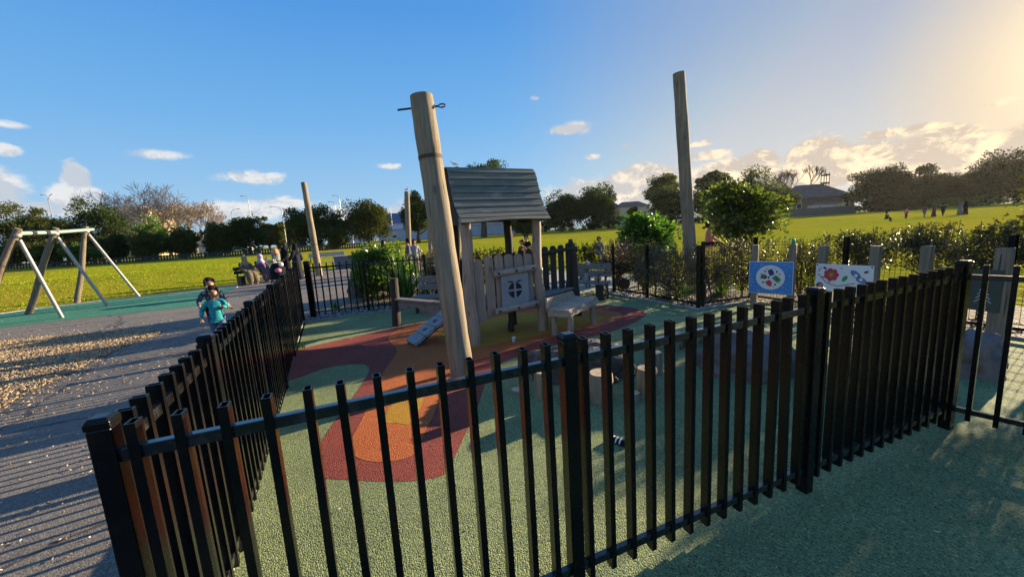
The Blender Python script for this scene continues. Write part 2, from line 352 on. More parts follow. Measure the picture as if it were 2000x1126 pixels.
# ------------------------------------------------------------------ mesh helpers
V = Vector
class MB:
    """collects geometry (given in world space) for one mesh whose origin is o"""
    def __init__(s, o=(0, 0, 0)): s.o = V(o); s.v = []; s.f = []; s.mi = []
    def add(s, vs, fs, mi=0):
        b = len(s.v); s.v += [V(v) - s.o for v in vs]; s.f += [tuple(i + b for i in f) for f in fs]; s.mi += [mi] * len(fs); return s
    def box(s, c, size, ax=None, mi=0, taper=1.0):
        ux, uy, uz = ax or (V((1, 0, 0)), V((0, 1, 0)), V((0, 0, 1)))
        c = V(c); a, b, d = (x * .5 for x in size); vs = []
        for k in (-1, 1):
            tp = taper if k > 0 else 1.0
            for i, j in ((-1, -1), (1, -1), (1, 1), (-1, 1)): vs.append(c + ux * (i * a * tp) + uy * (j * b * tp) + uz * (k * d))
        return s.add(vs, [(3, 2, 1, 0), (4, 5, 6, 7), (0, 1, 5, 4), (1, 2, 6, 5), (2, 3, 7, 6), (3, 0, 4, 7)], mi)
    def beam(s, p0, p1, wd, ht, up=(0, 0, 1), mi=0):
        p0, p1 = V(p0), V(p1); uz = (p1 - p0); L = uz.length; uz.normalize()
        ux = V(up).cross(uz)
        if ux.length < 1e-4: ux = V((1, 0, 0))
        ux.normalize(); uy = uz.cross(ux)
        return s.box((p0 + p1) / 2, (wd, ht, L), (ux, uy, uz), mi)
    def tube(s, pts, rad, n=10, cap=True, mi=0, wob=0.0, seed=0):
        pts = [V(p) for p in pts]
        if not hasattr(rad, '__len__'): rad = [rad] * len(pts)
        vs, fs = [], []; prev = None
        for i, p in enumerate(pts):
            d = (pts[min(i + 1, len(pts) - 1)] - pts[max(i - 1, 0)]).normalized()
            ref = prev or (V((1, 0, 0)) if abs(d.x) < .9 else V((0, 1, 0)))
            u = (ref - d * ref.dot(d)).normalized(); prev = u; v2 = d.cross(u)
            for k in range(n):
                a = 2 * math.pi * k / n; r = rad[i]
                if wob: r *= 1 + wob * noise.noise(V((math.cos(a) * 1.3 + seed, math.sin(a) * 1.3, p.length * 1.7 + seed)))
                vs.append(p + (u * math.cos(a) + v2 * math.sin(a)) * r)
        for i in range(len(pts) - 1):
            for k in range(n):
                a, b = i * n + k, i * n + (k + 1) % n; fs.append((a, b, b + n, a + n))
        if cap: fs.append(tuple(range(n))[::-1]); fs.append(tuple((len(pts) - 1) * n + k for k in range(n)))
        return s.add(vs, fs, mi)
    def prism(s, poly, o, ux, uy, uz, depth, mi=0):
        """2D outline extruded by depth along uz"""
        o = V(o); n = len(poly)
        A = [o + ux * x + uy * y for x, y in poly]; B = [p + uz * depth for p in A]
        tri = tessellate_polygon([[V((x, y, 0)) for x, y in poly]])
        ar = sum(poly[i][0] * poly[(i + 1) % n][1] - poly[(i + 1) % n][0] * poly[i][1] for i in range(n))
        fs = []
        for t in tri:
            a, b, c = (V((*poly[i], 0)) for i in t)
            if (b - a).cross(c - a).z < 0: t = t[::-1]
            fs.append(tuple(i + n for i in t)); fs.append(tuple(t[::-1]))
        for i in range(n):
            j = (i + 1) % n
            fs.append((i, j, j + n, i + n) if ar > 0 else (j, i, i + n, j + n))
        return s.add(A + B, fs, mi)
    def ball(s, c, r, seg=10, rings=7, mi=0, ax=None):
        ux, uy, uz = ax or (V((1, 0, 0)), V((0, 1, 0)), V((0, 0, 1)))
        if not hasattr(r, '__len__'): r = (r, r, r)
        vs = [V(c) + uz * r[2]]; fs = []
        for i in range(1, rings):
            a = math.pi * i / rings
            for k in range(seg):
                b = 2 * math.pi * k / seg
                vs.append(V(c) + ux * (r[0] * math.sin(a) * math.cos(b)) + uy * (r[1] * math.sin(a) * math.sin(b)) + uz * (r[2] * math.cos(a)))
        vs.append(V(c) - uz * r[2]); L = len(vs) - 1
        for k in range(seg):
            k2 = (k + 1) % seg; fs.append((0, 1 + k, 1 + k2)); fs.append((L, L - seg + k2, L - seg + k))
            for i in range(rings - 2): fs.append((1 + i * seg + k, 1 + (i + 1) * seg + k, 1 + (i + 1) * seg + k2, 1 + i * seg + k2))
        return s.add(vs, fs, mi)
    def loft(s, secs, n=16, cap=True, mi=0):
        """secs: (centre, rx, ry, fold amplitude[, ux, uy])"""
        vs, fs = [], []
        for i, q in enumerate(secs):
            c, rx, ry, fo = q[:4]; ux, uy = q[4:6] if len(q) > 4 else (V((1, 0, 0)), V((0, 1, 0)))
            for k in range(n):
                a = 2 * math.pi * k / n
                f = 1 + fo * (math.sin(a * 5 + i * .3) * .6 + math.sin(a * 8 + 1.7 + i * .2) * .4)
                vs.append(V(c) + ux * (rx * f * math.cos(a)) + uy * (ry * f * math.sin(a)))
        for i in range(len(secs) - 1):
            for k in range(n):
                a, b = i * n + k, i * n + (k + 1) % n; fs.append((a, b, b + n, a + n))
        if cap: fs.append(tuple(range(n))[::-1]); fs.append(tuple((len(secs) - 1) * n + k for k in range(n)))
        return s.add(vs, fs, mi)
    def build(s, name, mats, parent=None, smooth=False, bevel=0.0, auto=True):
        me = bpy.data.meshes.new(name); me.from_pydata([tuple(v) for v in s.v], [], s.f)
        for mname in ([mats] if isinstance(mats, str) else mats): me.materials.append(MATS[mname])
        me.polygons.foreach_set('material_index', s.mi)
        if smooth: me.polygons.foreach_set('use_smooth', [True] * len(s.f))
        me.update()
        o = bpy.data.objects.new(name, me); COL.objects.link(o)
        if parent is not None: o.parent = parent
        else: o.location = s.o
        if smooth and auto:
            md = o.modifiers.new('edges', 'EDGE_SPLIT'); md.split_angle = R(42)
        if bevel:
            md = o.modifiers.new('bevel', 'BEVEL'); md.width = bevel; md.segments = 2; md.limit_method = 'ANGLE'; md.angle_limit = R(40)
        return o
def tag(o, label=None, cat=None, group=None, kind=None):
    if label: o['label'] = label
    if cat: o['category'] = cat
    if group: o['group'] = group
    if kind: o['kind'] = kind
    return o
def thing(name, loc, label, cat, group=None):
    o = bpy.data.objects.new(name, None); o.empty_display_size = .1; COL.objects.link(o); o.location = loc
    return tag(o, label, cat, group)
def dup(o, parent=None, **kw):
    c = o.copy(); COL.objects.link(c)
    if parent is not None: c.parent = parent
    for k in list(o.children): dup(k, c)
    for k, v in kw.items():
        if k in ('loc', 'rot', 'scale'): setattr(c, {'loc': 'location', 'rot': 'rotation_euler', 'scale': 'scale'}[k], v)
        else: c[k] = v
    return c
def sheet(name, pts, z, mat, kind='structure', thick=0.0):
    mb = MB((0, 0, 0)); poly = [(p[0], p[1]) for p in pts]
    tri = tessellate_polygon([[V((x, y, 0)) for x, y in poly]])
    fs = []
    for t in tri:
        a, b, c = (V((*poly[i], 0)) for i in t)
        fs.append(tuple(t) if (b - a).cross(c - a).z > 0 else tuple(t[::-1]))
    mb.add([V((x, y, z)) for x, y in poly], fs)
    o = mb.build(name, mat)
    return tag(o, kind=kind)
def smooth_loop(pts, k=5):
    out = []; n = len(pts)
    for i in range(n):
        p0, p1, p2, p3 = (V(pts[(i + j) % n][:2]) for j in (-1, 0, 1, 2))
        for s_ in range(k):
            t = s_ / k
            out.append(.5 * ((2 * p1) + (p2 - p0) * t + (2 * p0 - 5 * p1 + 4 * p2 - p3) * t * t + (3 * p1 - p0 - 3 * p2 + p3) * t ** 3))
    return out
def sstep(a, b, x):
    t = min(1, max(0, (x - a) / (b - a))); return t * t * (3 - 2 * t)

# ------------------------------------------------------------------ terrain
BE0, BED = V((-17.0, 11.6)), V((.675, .738)); BEN = V((-.738, .675))      # foot of the grassy bank behind the swings
def terrain(x, y):
    r = math.hypot(x, y)
    z = 0.5 * sstep(30, 110, r) - 0.014
    q = V((x, y)) - BE0; off = q.dot(BEN); along = q.dot(BED)
    if off > 0:
        b = 0.62 * math.exp(-((off - 8.0) / 4.2) ** 2) * sstep(0.2, 5.0, off) * (1 - sstep(6, 16, along)) * sstep(-40, -22, along)
        b += 0.10 * noise.noise(V((x * .16, y * .16, 3))) * sstep(1.0, 6, off) * (1 - sstep(25, 45, off))
        z += b
    return z
mb = MB(); rings = [0.0] + [6 * (1.062 ** i) for i in range(0, 61)]; NA = 240
vs = [V((0, 0, terrain(0, 0)))]; fs = []
for r_ in rings[1:]:
    for k in range(NA):
        a = 2 * math.pi * k / NA; x, y = r_ * math.sin(a), r_ * math.cos(a); vs.append(V((x, y, terrain(x, y))))
for k in range(NA): fs.append((0, 1 + (k + 1) % NA, 1 + k))
for i in range(len(rings) - 2):
    for k in range(NA):
        a, b = 1 + i * NA + k, 1 + i * NA + (k + 1) % NA; fs.append((a, b, b + NA, a + NA))
mb.add(vs, fs); tag(mb.build('ground', 'grass', smooth=True, auto=False), kind='structure')

# fence corner points
C0, C1, C2, C3 = V((-1.098, .957, 0)), V((.207, 1.480, 0)), V((1.63, 2.025, 0)), V((3.07, 2.57, 0))
LD = V((-.4300, .9028, 0)); LE = C0 + LD * 7.5                          # left fence runs away from the corner
BK0 = V((-4.28, 8.10, 0)); BK1 = V((-1.95, 8.72, 0)); BD = (BK1 - BK0).normalized()
RK = [at(1190, 574), at(1365, 606), at(1468, 590), V((5.0, 5.75, 0)), V((5.75, 4.4, 0)), V((6.4, 2.6, 0)), V((7.2, -.5, 0)), V((8.0, -6, 0))]
# asphalt of the path and plaza
asph = [V((-.9, .3)), V((-.4, -6)), V((-16, -6)), V((-15.5, 4)), V((-17.2, 9.6)), V((-16.2, 11.9)), V((-12.0, 16.5)), at(498, 551), at(520, 528), at(545, 516), at(625, 508), at(720, 498), V((-3.5, 26)), V((-2.0, 18)), V((-2.6, 13.0)), at(800, 565), at(700, 588), at(612, 612), LE + V((-.03, .1, 0))]
sheet('path', asph, 0.0, 'asphalt')
inner = [C0 + V((.02, -.1, 0)), LE + V((.06, 0, 0)), at(592, 630), at(700, 614), at(832, 598), V((-1.0, 8.9)), at(1120, 577)] + RK + [V((3, -7)), V((-.36, -6))]
sheet('playground_surface', inner, 0.004, 'rubber_green')
P = lambda L: [at(*p) for p in L]
sheet('red_surface_pattern', smooth_loop(P([(556, 742), (640, 718), (700, 711), (721, 719), (712, 742), (688, 778), (650, 828), (620, 880), (622, 928), (690, 937), (770, 941), (835, 936), (872, 924), (888, 893), (908, 850), (932, 798), (950, 745), (975, 712), (1040, 686), (1110, 668), (1180, 652), (1235, 632), (1262, 612), (1225, 600), (1150, 596), (1000, 600), (900, 618), (790, 636), (690, 658), (566, 690)])), 0.0055, 'rubber_red')
sheet('orange_surface_pattern', smooth_loop(P([(772, 694), (773, 678), (758, 662), (780, 644), (850, 628), (960, 606), (1100, 602), (1190, 607), (1215, 618), (1180, 634), (1100, 652), (1000, 684), (925, 706), (885, 728), (864, 765), (848, 808), (830, 845), (815, 880), (790, 896), (745, 903), (700, 895), (684, 868), (702, 828), (726, 780), (752, 722)])), 0.007, 'rubber_orange')
sheet('yellow_surface_pattern', smooth_loop(P([(850, 655), (870, 642), (920, 630), (1010, 612), (1100, 612), (1160, 616), (1182, 621), (1145, 635), (1078, 650), (985, 668), (926, 681), (888, 677)])), 0.0085, 'rubber_yellow')
sheet('yellow_surface_spot', smooth_loop(P([(750, 823), (775, 827), (802, 828), (820, 800), (827, 779), (814, 769), (786, 770), (765, 790)])), 0.0085, 'rubber_yellow')
sheet('swing_surface', P([(-260, 672), (-260, 640), (0, 612), (75, 601), (200, 586), (330, 573), (440, 561), (462, 560), (435, 575), (415, 583), (396, 597), (200, 617), (0, 640)]), 0.004, 'rubber_teal')
chipbed = [at(-330, 760), at(-120, 682), at(0, 667), at(130, 655), at(230, 647), at(300, 645), at(312, 651), at(262, 670), at(205, 693), at(136, 730), at(60, 765), at(0, 798), at(-160, 880), at(-420, 950)]
sheet('mulch_bed', smooth_loop(chipbed, 4), 0.004, 'woodchip')
sheet('side_path', P([(1030, 562), (1130, 573), (1260, 572), (1440, 577), (1430, 548), (1300, 540), (1180, 531), (1100, 527), (1030, 530)]), 0.0, 'concrete')
sheet('garden_soil', [at(594, 629), at(700, 613), at(832, 597), V((-1.0, 8.95)), V((-.2, 11)), V((-2.4, 14)), at(800, 562), at(740, 577), at(690, 590), at(612, 611)], 0.006, 'soil')
sheet('hedge_soil', [p + V((.05, .07, 0)) for p in RK[:6]] + [V((8.4, 3)), V((7.5, 6.2)), V((6.0, 7.8)), V((4.2, 8.4)), V((2.6, 9.2))], 0.006, 'soil')
road = [V((-120, 62)), V((-60, 84)), V((-20, 99)), V((30, 120)), V((29, 132)), V((-25, 110)), V((-64, 94)), V((-126, 72))]
mb = MB()
mb.add([V((p.x, p.y, terrain(p.x, p.y) + .12)) for p in road], [(0, 7, 6, 1)[::-1], (1, 6, 5, 2)[::-1], (2, 5, 4, 3)[::-1]]); tag(mb.build('road', 'asphalt'), kind='structure')
def kerb(name, pts, wd, ht, side=1):
    mb = MB(); L = [V((p[0], p[1], 0)) for p in pts]
    for i in range(len(L) - 1):
        a, b = L[i], L[i + 1]; d = (b - a).normalized(); nn = V((-d.y, d.x, 0)) * side
        mb.box((a + b) / 2 + nn * wd / 2 + V((0, 0, ht / 2 - .02)), ((b - a).length + .006, wd, ht + .04 - .001 * (i % 2)), (d, V((-d.y, d.x, 0)), V((0, 0, 1))))
    return tag(mb.build(name, 'kerb_concrete', bevel=.008), kind='structure')
kerb('kerb', RK, .09, .03, 1)
kerb('back_kerb', [at(592, 630), at(700, 614), at(832, 598), V((-1.0, 8.9))], .07, .025, 1)
kerb('fence_kerb', [C0 + LD * .1 + V((-.02, -.01, 0)), LE + V((.02, 0, 0))], .10, .02, 1)
kerb('pad_kerb', P([(-20, 616), (75, 602.5), (200, 587.5), (330, 574.5), (440, 562.5), (462, 561)]), .12, .03, 1)

# ------------------------------------------------------------------ picket fences
ZV = V((0, 0, 1))
def picket_mb(ux, uy, w_=.025, d_=.038, z0=.06, z1=1.155):
    """hollow rectangular tube, open at the top"""
    mb = MB(); a, b, ai, bi = w_ / 2, d_ / 2, w_ / 2 - .0035, d_ / 2 - .0035
    c4 = lambda x, y, z: [ux * i * x + uy * j * y + ZV * z for i, j in ((-1, -1), (1, -1), (1, 1), (-1, 1))]
    vs = c4(a, b, z0) + c4(a, b, z1) + c4(ai, bi, z1) + c4(ai, bi, z1 - .05)
    fs = [(3, 2, 1, 0), (12, 13, 14, 15)]
    for k in range(4):
        j = (k + 1) % 4; fs += [(k, j, j + 4, k + 4), (k + 4, j + 4, j + 8, k + 8), (k + 8, j + 8, j + 12, k + 12)]
    return mb.add(vs, fs)
def post_on(root, p, d, o, w_=.066, h=1.185, name='post'):
    ux, uy = d, V((-d.y, d.x, 0)); mb = MB(o)
    mb.box(p + ZV * (h - .03) / 2, (w_, w_, h - .03), (ux, uy, ZV))
    ob = mb.build(name, 'black_gloss', root, bevel=.004)
    cp = MB(o); cp.box(p + ZV * (h - .020), (w_ + .004, w_ + .004, .020), (ux, uy, ZV)); cp.box(p + ZV * (h - .005), (w_ + .003, w_ + .003, .010), (ux, uy, ZV), taper=.72)
    cp.build('post_cap', 'black_gloss', ob, bevel=.003)
    return ob
def fence_run(root, o, a, b, n, mesh_cache={}, w_=.025, rails=(.125, 1.07), s0=.06, s1=.06, z1=1.155, la=0.0, lb=0.0):
    """pickets and two rails between the points a and b"""
    d = (b - a).normalized(); L = (b - a).length; uy = V((-d.y, d.x, 0))
    key = (round(d.x, 1), round(d.y, 1), w_, z1)
    for z in rails:
        mb = MB(o); mb.beam(a + ZV * (z + la), b + ZV * (z + lb), .027, .036); mb.build('rail', 'black_rail', root, bevel=.002)
    proto = mesh_cache.get(key)
    for i in range(n):
        p = a + d * (s0 + (L - s0 - s1) * i / (n - 1))
        if proto is None:
            proto = picket_mb(d, uy, w_, d_=.042 if w_ == .025 else .026, z1=z1).build('picket', 'black_gloss', root); mesh_cache[key] = proto; ob = proto
        else:
            ob = proto.copy(); COL.objects.link(ob); ob.parent = root
        ob.rotation_euler = (R(random.gauss(0, .18)), R(random.gauss(0, .18)), R(random.gauss(0, .7)))
        ob.location = p - o + ZV * (la + (lb - la) * i / n)
FG = 'black picket fence sections round the toddler playground'
nf = thing('picket_fence', C0, 'long glossy black metal picket fence crossing the foreground', 'fence', FG)
u = (C3 - C1).normalized()
for i, p in enumerate((C0, C1, C2)): post_on(nf, p, u, C0, .052 if i == 0 else .060, 1.185 + (0, 0, .015)[i])
post_on(nf, C3, u, C0, .064, 1.215)
fence_run(nf, C0, C0, C1, 13, s0=.058, s1=.095); fence_run(nf, C0, C1, C2, 13, s0=.072, s1=.085, lb=.014); fence_run(nf, C0, C2, C3, 14, s0=.085, s1=.08, la=.014, lb=.03)
lf = thing('picket_fence', C0 + LD * .1, 'black metal picket fence running away from the corner beside the asphalt path', 'fence', FG)
lo = C0 + LD * .1
ends = [0.05, .99, 2.21, 3.5, 4.85, 6.2, 7.5]
for i, s_ in enumerate(ends[1:]): post_on(lf, C0 + LD * s_, LD, lo, .062 if i < 5 else .09, 1.185 if i < 5 else 1.24)
for i in range(6): fence_run(lf, lo, C0 + LD * (ends[i] + (.05 if i else 0)), C0 + LD * (ends[i + 1] - .03), (8, 10, 11, 11, 11, 11)[i])
bf = thing('picket_fence', BK0, 'black picket fence along the back in front of the leafy garden bed and boulder', 'fence', FG)
post_on(bf, BK0, BD, BK0, .11, 1.22); bm_ = BK0 + BD * 1.12
post_on(bf, bm_, BD, BK0, .055); post_on(bf, BK1, BD, BK0, .055)
fence_run(bf, BK0, BK0 + BD * .05, bm_ - BD * .03, 8, w_=.026); fence_run(bf, BK0, bm_ + BD * .03, BK1 - BD * .03, 10, w_=.026)
# small gate between the two, standing open towards the plaza
gd = (BK0 - LE); 
gt = thing('playground_gate', LE, 'narrow black picket gate standing open at the back left corner of the fence', 'gate')
g0 = LE + V((-.03, .07, 0)); g1 = g0 + V((-.36, .62, 0))
mbf = MB(LE); gdir = (g1 - g0).normalized()
for z in (.14, 1.1): mbf.beam(g0 + ZV * z, g1 + ZV * z, .03, .04)
for p in (g0, g1): mbf.box(p + ZV * .62, (.04, .04, 1.06), (gdir, V((-gdir.y, gdir.x, 0)), ZV))
mbf.build('gate_frame', 'black_gloss', gt)
for k in range(6):
    p = g0.lerp(g1, (k + 1) / 7); m2 = MB(LE); m2.box(p + ZV * .62, (.02, .016, .92), (gdir, V((-gdir.y, gdir.x, 0)), ZV)); m2.build('picket', 'black_gloss', gt)
m2 = MB(LE); m2.box(g1 + V((0, 0, 1.05)), (.07, .09, .2)); m2.build('latch', 'black_matt', gt, bevel=.01)
m2 = MB(LE); m2.box(g0.lerp(g1, .55) + V((-.03, -.03, 1.16)), (.20, .012, .11), (gdir, V((-gdir.y, gdir.x, 0)), ZV)); m2.build('plate', 'pale_blue', gt)
# right-hand return
RD = (at(1990, 850) - at(1865, 808)).normalized(); RD = V((.115, -.993, 0)); RE = C3 + V((.30, .02, 0)) + RD * 1.9
rs = C3 + V((.03, -.03, 0))
rf = thing('picket_fence', C3, 'black metal picket fence returning towards the camera at the right edge of the picture', 'fence', FG)
RA = C3 + V((.02, .0, 0)); RB = RA + V((.72, -1.05, 0)); rd = (RB - RA).normalized()
post_on(rf, RB, rd, C3); fence_run(rf, C3, RA + rd * .0, RB - rd * .03, 10, s0=.085, la=.03, lb=.03)
# wire mesh fence on timber posts at the right
def mesh_fence(label, pts, h, cell=.055):
    o = V(pts[0]); root = thing('wire_fence', o, label, 'fence', 'black wire mesh fences along the garden')
    for p in pts: 
        mb = MB(o); mb.box(V(p) + ZV * (h / 2 + .02), (.055, .055, h + .04)); mb.build('post', 'black_gloss', root, bevel=.004)
    for a, b in zip(pts[:-1], pts[1:]):
        a, b = V(a), V(b); d = (b - a).normalized(); L = (b - a).length; mb = MB(o); uy = V((-d.y, d.x, 0)); off = uy * .036
        k = int(L / cell)
        for i in range(k + 1): mb.box(a + d * (L * i / k) + off + ZV * (h / 2 + .06), (.0042, .0042, h - .12), (d, uy, ZV))
        for j in range(int((h - .12) / cell) + 1): mb.box((a + b) / 2 + off + uy * .0042 + ZV * (.12 + j * cell), (L, .0042, .0042), (d, uy, ZV))
        mb.build('wire_mesh', 'black_matt', root)
        for z in (.10,):
            m3 = MB(o); m3.beam(a + ZV * z - off * .2, b + ZV * z - off * .2, .02, .035); m3.build('rail', 'black_gloss', root)
    return root
up = V((.06, .10, 0))
mesh_fence('black wire mesh fence from the grey bench to the corner by the strap-leaved plants', [at(1196, 574) + up, at(1262, 585) + up, at(1362, 606) + up], 1.1)
mesh_fence('black wire mesh fence behind the play panels along the glossy hedge', [RK[1] + V((.13, .14, 0)), RK[2] + V((.1, .1, 0)), RK[3] + V((.12, .08, 0)), RK[4] + V((.13, .06, 0)), RK[5] + V((.13, .05, 0))], 1.16)

# ------------------------------------------------------------------ poles
def pole(label, base, top, r0, r1, mat='pole_wood', name='timber_pole', group='tall timber poles', band=None):
    base, top = V(base), V(top); root = thing(name, base, label, 'pole', group)
    mb = MB(base); N = 26; b2 = base - (top - base).normalized() * .05
    pts = [b2.lerp(top, i / N) for i in range(N + 1)]
    ph = random.random() * 9
    rr = [(r0 + (r1 - r0) * i / N) * (1 + .022 * math.sin(i * .9 + ph) + .015 * math.sin(i * 2.3 + ph)) for i in range(N + 1)]
    rr[-1] *= .97
    mb.tube(pts, rr, 20, wob=.05, seed=ph); mb.build('shaft', mat, root, smooth=True)
    if band is not None:
        p = base.lerp(top, band); d = (top - base).normalized(); r = r0 + (r1 - r0) * band
        m2 = MB(base); m2.tube([p - d * .018, p + d * .018], [r * 1.022] * 2, 20, cap=False, wob=.05, seed=ph); m2.build('stain_band', 'bark', root, smooth=True)
    return root
pb = at(905, 742); pt_ = atY(823, 187, pb.y + .02)
p1 = pole('thick leaning timber pole with an eye bolt near its top, nearest the camera', pb, pt_, .128, .118, band=.80)
bz = pb.lerp(pt_, .965)
mb = MB(pb); mb.tube([bz + V((-.26, .02, -.01)), bz + V((-.08, .02, 0))], .010, 8); mb.tube([bz + V((.10, .02, 0)), bz + V((.15, .02, .004))], .010, 8)
mb.tube([bz + V((.185 + .035 * math.cos(a), .02 + .02 * math.sin(a), .006 + .022 * math.sin(a))) for a in [i * math.pi / 6 for i in range(13)]], .007, 6, cap=False)
mb.build('eye_bolt', 'black_matt', p1, smooth=True)
p2 = atY(1345, 470, 8.4); pole('tall timber pole rising above the hedge in front of the round bushy tree', (p2.x + .1, 8.4, 0), atY(1326, 143, 8.4), .128, .122)
p3 = at(624, 538); pole('timber pole on the asphalt plaza left of the wheeled grey box', p3, atY(593, 356, p3.y), .16, .12, band=.34)
p4 = atY(796, 490, 18.0); GP4 = atY(794.5, 374, 18.0); pole('distant timber pole with a bird on it, standing behind the leafy bush', (p4.x, 18, 0), GP4, .13, .115)
p5 = atY(893, 490, 18.5); GP5 = atY(893, 326, 18.5); pole('timber pole whose top shows above the play hut roof', (p5.x, 18.5, 0), GP5, .14, .13)
p6 = atY(840, 490, 22.0); pole('short reddish timber pole right behind the thick leaning pole', (p6.x, 22, 0), atY(838, 432, 22.0), .12, .11)
def gull(label, p, s_=1.0, face=1):
    o = V(p); root = thing('gull', o, label, 'bird', 'gulls perched on poles'); ax = (V((face, 0, 0)), V((0, 1, 0)), ZV)
    mb = MB(o); q = lambda x, y, z: o + V((x * face, y, z)) * s_
    mb.tube([q(-.17, 0, .10), q(-.12, 0, .12), q(-.04, 0, .14), q(.05, 0, .16), q(.10, 0, .19), q(.12, 0, .23), q(.14, 0, .265), q(.165, 0, .27), q(.185, 0, .262)], [.006 * s_, .03 * s_, .06 * s_, .062 * s_, .045 * s_, .034 * s_, .036 * s_, .026 * s_, .01 * s_], 10)
    mb.build('body', 'gull_white', root, smooth=True)
    for sy in (-1, 1):
        m2 = MB(o); m2.loft([(q(-.20, sy * .03, .11), .004 * s_, .004 * s_, 0), (q(-.10, sy * .055, .14), .02 * s_, .012 * s_, 0, ax[0], ax[1]), (q(.0, sy * .058, .165), .03 * s_, .012 * s_, 0), (q(.06, sy * .05, .17), .01 * s_, .006 * s_, 0)], 8); m2.build('wing', 'gull_grey', root, smooth=True)
        m3 = MB(o); m3.tube([q(.0, sy * .02, .09), q(.0, sy * .02, -.005)], .006 * s_, 6); m3.build('leg', 'orange_thing', root)
    m4 = MB(o); m4.tube([q(.18, 0, .262), q(.23, 0, .252)], [.01 * s_, .003 * s_], 6); m4.build('beak', 'orange_thing', root)
gull('white gull on the pole top just above the play hut roof', GP5 + V((-.10, 0, .0)), .95, -1)
gull('small gull perched on the distant pole left of the play hut', GP4 + V((0, 0, .0)), .62, 1)

# ------------------------------------------------------------------ play hut
HL, HR = at(928, 672), at(1060, 645); HU = (HR - HL).normalized(); HVv = V((-HU.y, HU.x, 0)); HW = (HR - HL).length
hp = lambda uu, vv, z=0.0: HR + HU * uu + HVv * vv + ZV * z
hut = thing('play_hut', HL.lerp(HR, .5), 'weathered timber play hut with a curved plank roof and round window panel', 'play hut')
ho = hut.location.copy()
def log(p0, p1, r0, r1, name, mat, root, o, n=14, wob=.10, kink=.012, seg=9):
    mb = MB(o); p0, p1 = V(p0), V(p1); sd_ = random.random() * 20; d = (p1 - p0)
    side = V((1, .3, 0)) if abs(d.z) > .5 * d.length else ZV
    pts = [p0.lerp(p1, i / seg) + side * (kink * math.sin(i * .8 + sd_) * (0 if i in (0,) else 1)) for i in range(seg + 1)]
    mb.tube(pts, [r0 + (r1 - r0) * i / seg for i in range(seg + 1)], n, wob=wob, seed=sd_)
    return mb.build(name, mat, root, smooth=True)
log(hp(-HW, 0), hp(-HW - .02, 0.02, 1.80), .088, .082, 'post', 'hut_wood', hut, ho, kink=.018)
log(hp(0, 0), hp(-.03, .02, 1.80), .082, .066, 'post', 'hut_wood', hut, ho, kink=.018)
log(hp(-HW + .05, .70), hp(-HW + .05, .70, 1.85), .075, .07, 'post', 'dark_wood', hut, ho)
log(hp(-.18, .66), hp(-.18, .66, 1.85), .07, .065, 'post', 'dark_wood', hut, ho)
# roof: S-curved profile (distance from the ridge towards the front, height)
prof = [(0.0, 2.52), (.055, 2.505), (.10, 2.45), (.135, 2.36), (.165, 2.26), (.20, 2.16), (.24, 2.06), (.29, 1.96), (.345, 1.87), (.41, 1.80), (.475, 1.745)]
RU0, RU1, RV = -HW - .13, .13, .32
def roof_side(sgn, name):
    mb = MB(ho); random.seed(11)
    for i in range(len(prof) - 1):
        (a, za), (b, zb) = prof[i], prof[i + 1]
        j = lambda: random.uniform(-.008, .008)
        e0, e1 = RU0 + j(), RU1 + j(); NN = 14; vs = []
        for k in range(NN + 1):
            uu = e0 + (e1 - e0) * k / NN
            wv = (.010 * math.sin(uu * 4.4 + .6)) if i == len(prof) - 2 else .0008 * math.sin(uu * 9 + i)
            nx, nz = (zb - za), -(b - a); ln = math.hypot(nx, nz); nx, nz = -nx / ln, -nz / ln
            q = lambda d, z, t: hp(uu, RV - sgn * (d + nx * t), z + nz * t)
            vs += [q(a, za, .002), q(a, za, .012), q(b + .012, zb - .016 - wv, .026), q(b + .012, zb - .016 - wv, .006)]
        fs = []
        for k in range(NN):
            for c in range(4):
                c2 = (c + 1) % 4; f = (k * 4 + c, k * 4 + c2, (k + 1) * 4 + c2, (k + 1) * 4 + c); fs.append(f if sgn > 0 else f[::-1])
        fs += [(3, 2, 1, 0) if sgn > 0 else (0, 1, 2, 3), tuple(NN * 4 + c for c in ((0, 1, 2, 3) if sgn > 0 else (3, 2, 1, 0)))]
        mb.add(vs, fs)
    return mb.build(name, 'roof_hut', hut)
m, t, p = newmat('roof_hut'); co = objco(t); rot = math.atan2(HU.y, HU.x)
cr_ = t.mapping(co, (1, 1, 1), (0, 0, -rot)); g_ = t.noise(t.mapping(cr_, (.06, 1, 1)), 40, 6, .65, .4); b_ = t.noise(t.mapping(cr_, (.5, 1.6, 1.6)), 5, 5, .65)
isl = t.n('ShaderNodeNewGeometry').outputs['Random Per Island']
c = t.mix(t.ss(g_.outputs[0], .36, .66), (.19, .19, .14), (.105, .112, .085)); c = t.mix(t.ss(b_.outputs[0], .52, .72, 0, .8), c, (.36, .35, .335)); c = t.mix(t.ss(isl, 0, 1, 0, .35), c, (.125, .128, .105))
setp(t, p, Base_Color=c, Roughness=.6, Normal=bump(t, g_.outputs[0], .5, .004))
roof_side(1, 'roof_slope'); roof_side(-1, 'roof_slope')
for uu in (RU0 + .06, RU1 - .06):
    poly = [(-b, z - .02) for b, z in prof[::-1]] + [(b, z - .02) for b, z in prof[1:]]
    poly = [(x * .95, y - .012) for x, y in poly]
    mb = MB(ho); mb.prism(poly, hp(uu - .012, RV, 0), HVv, ZV, HU, .024); mb.build('gable_board', 'dark_wood', hut)
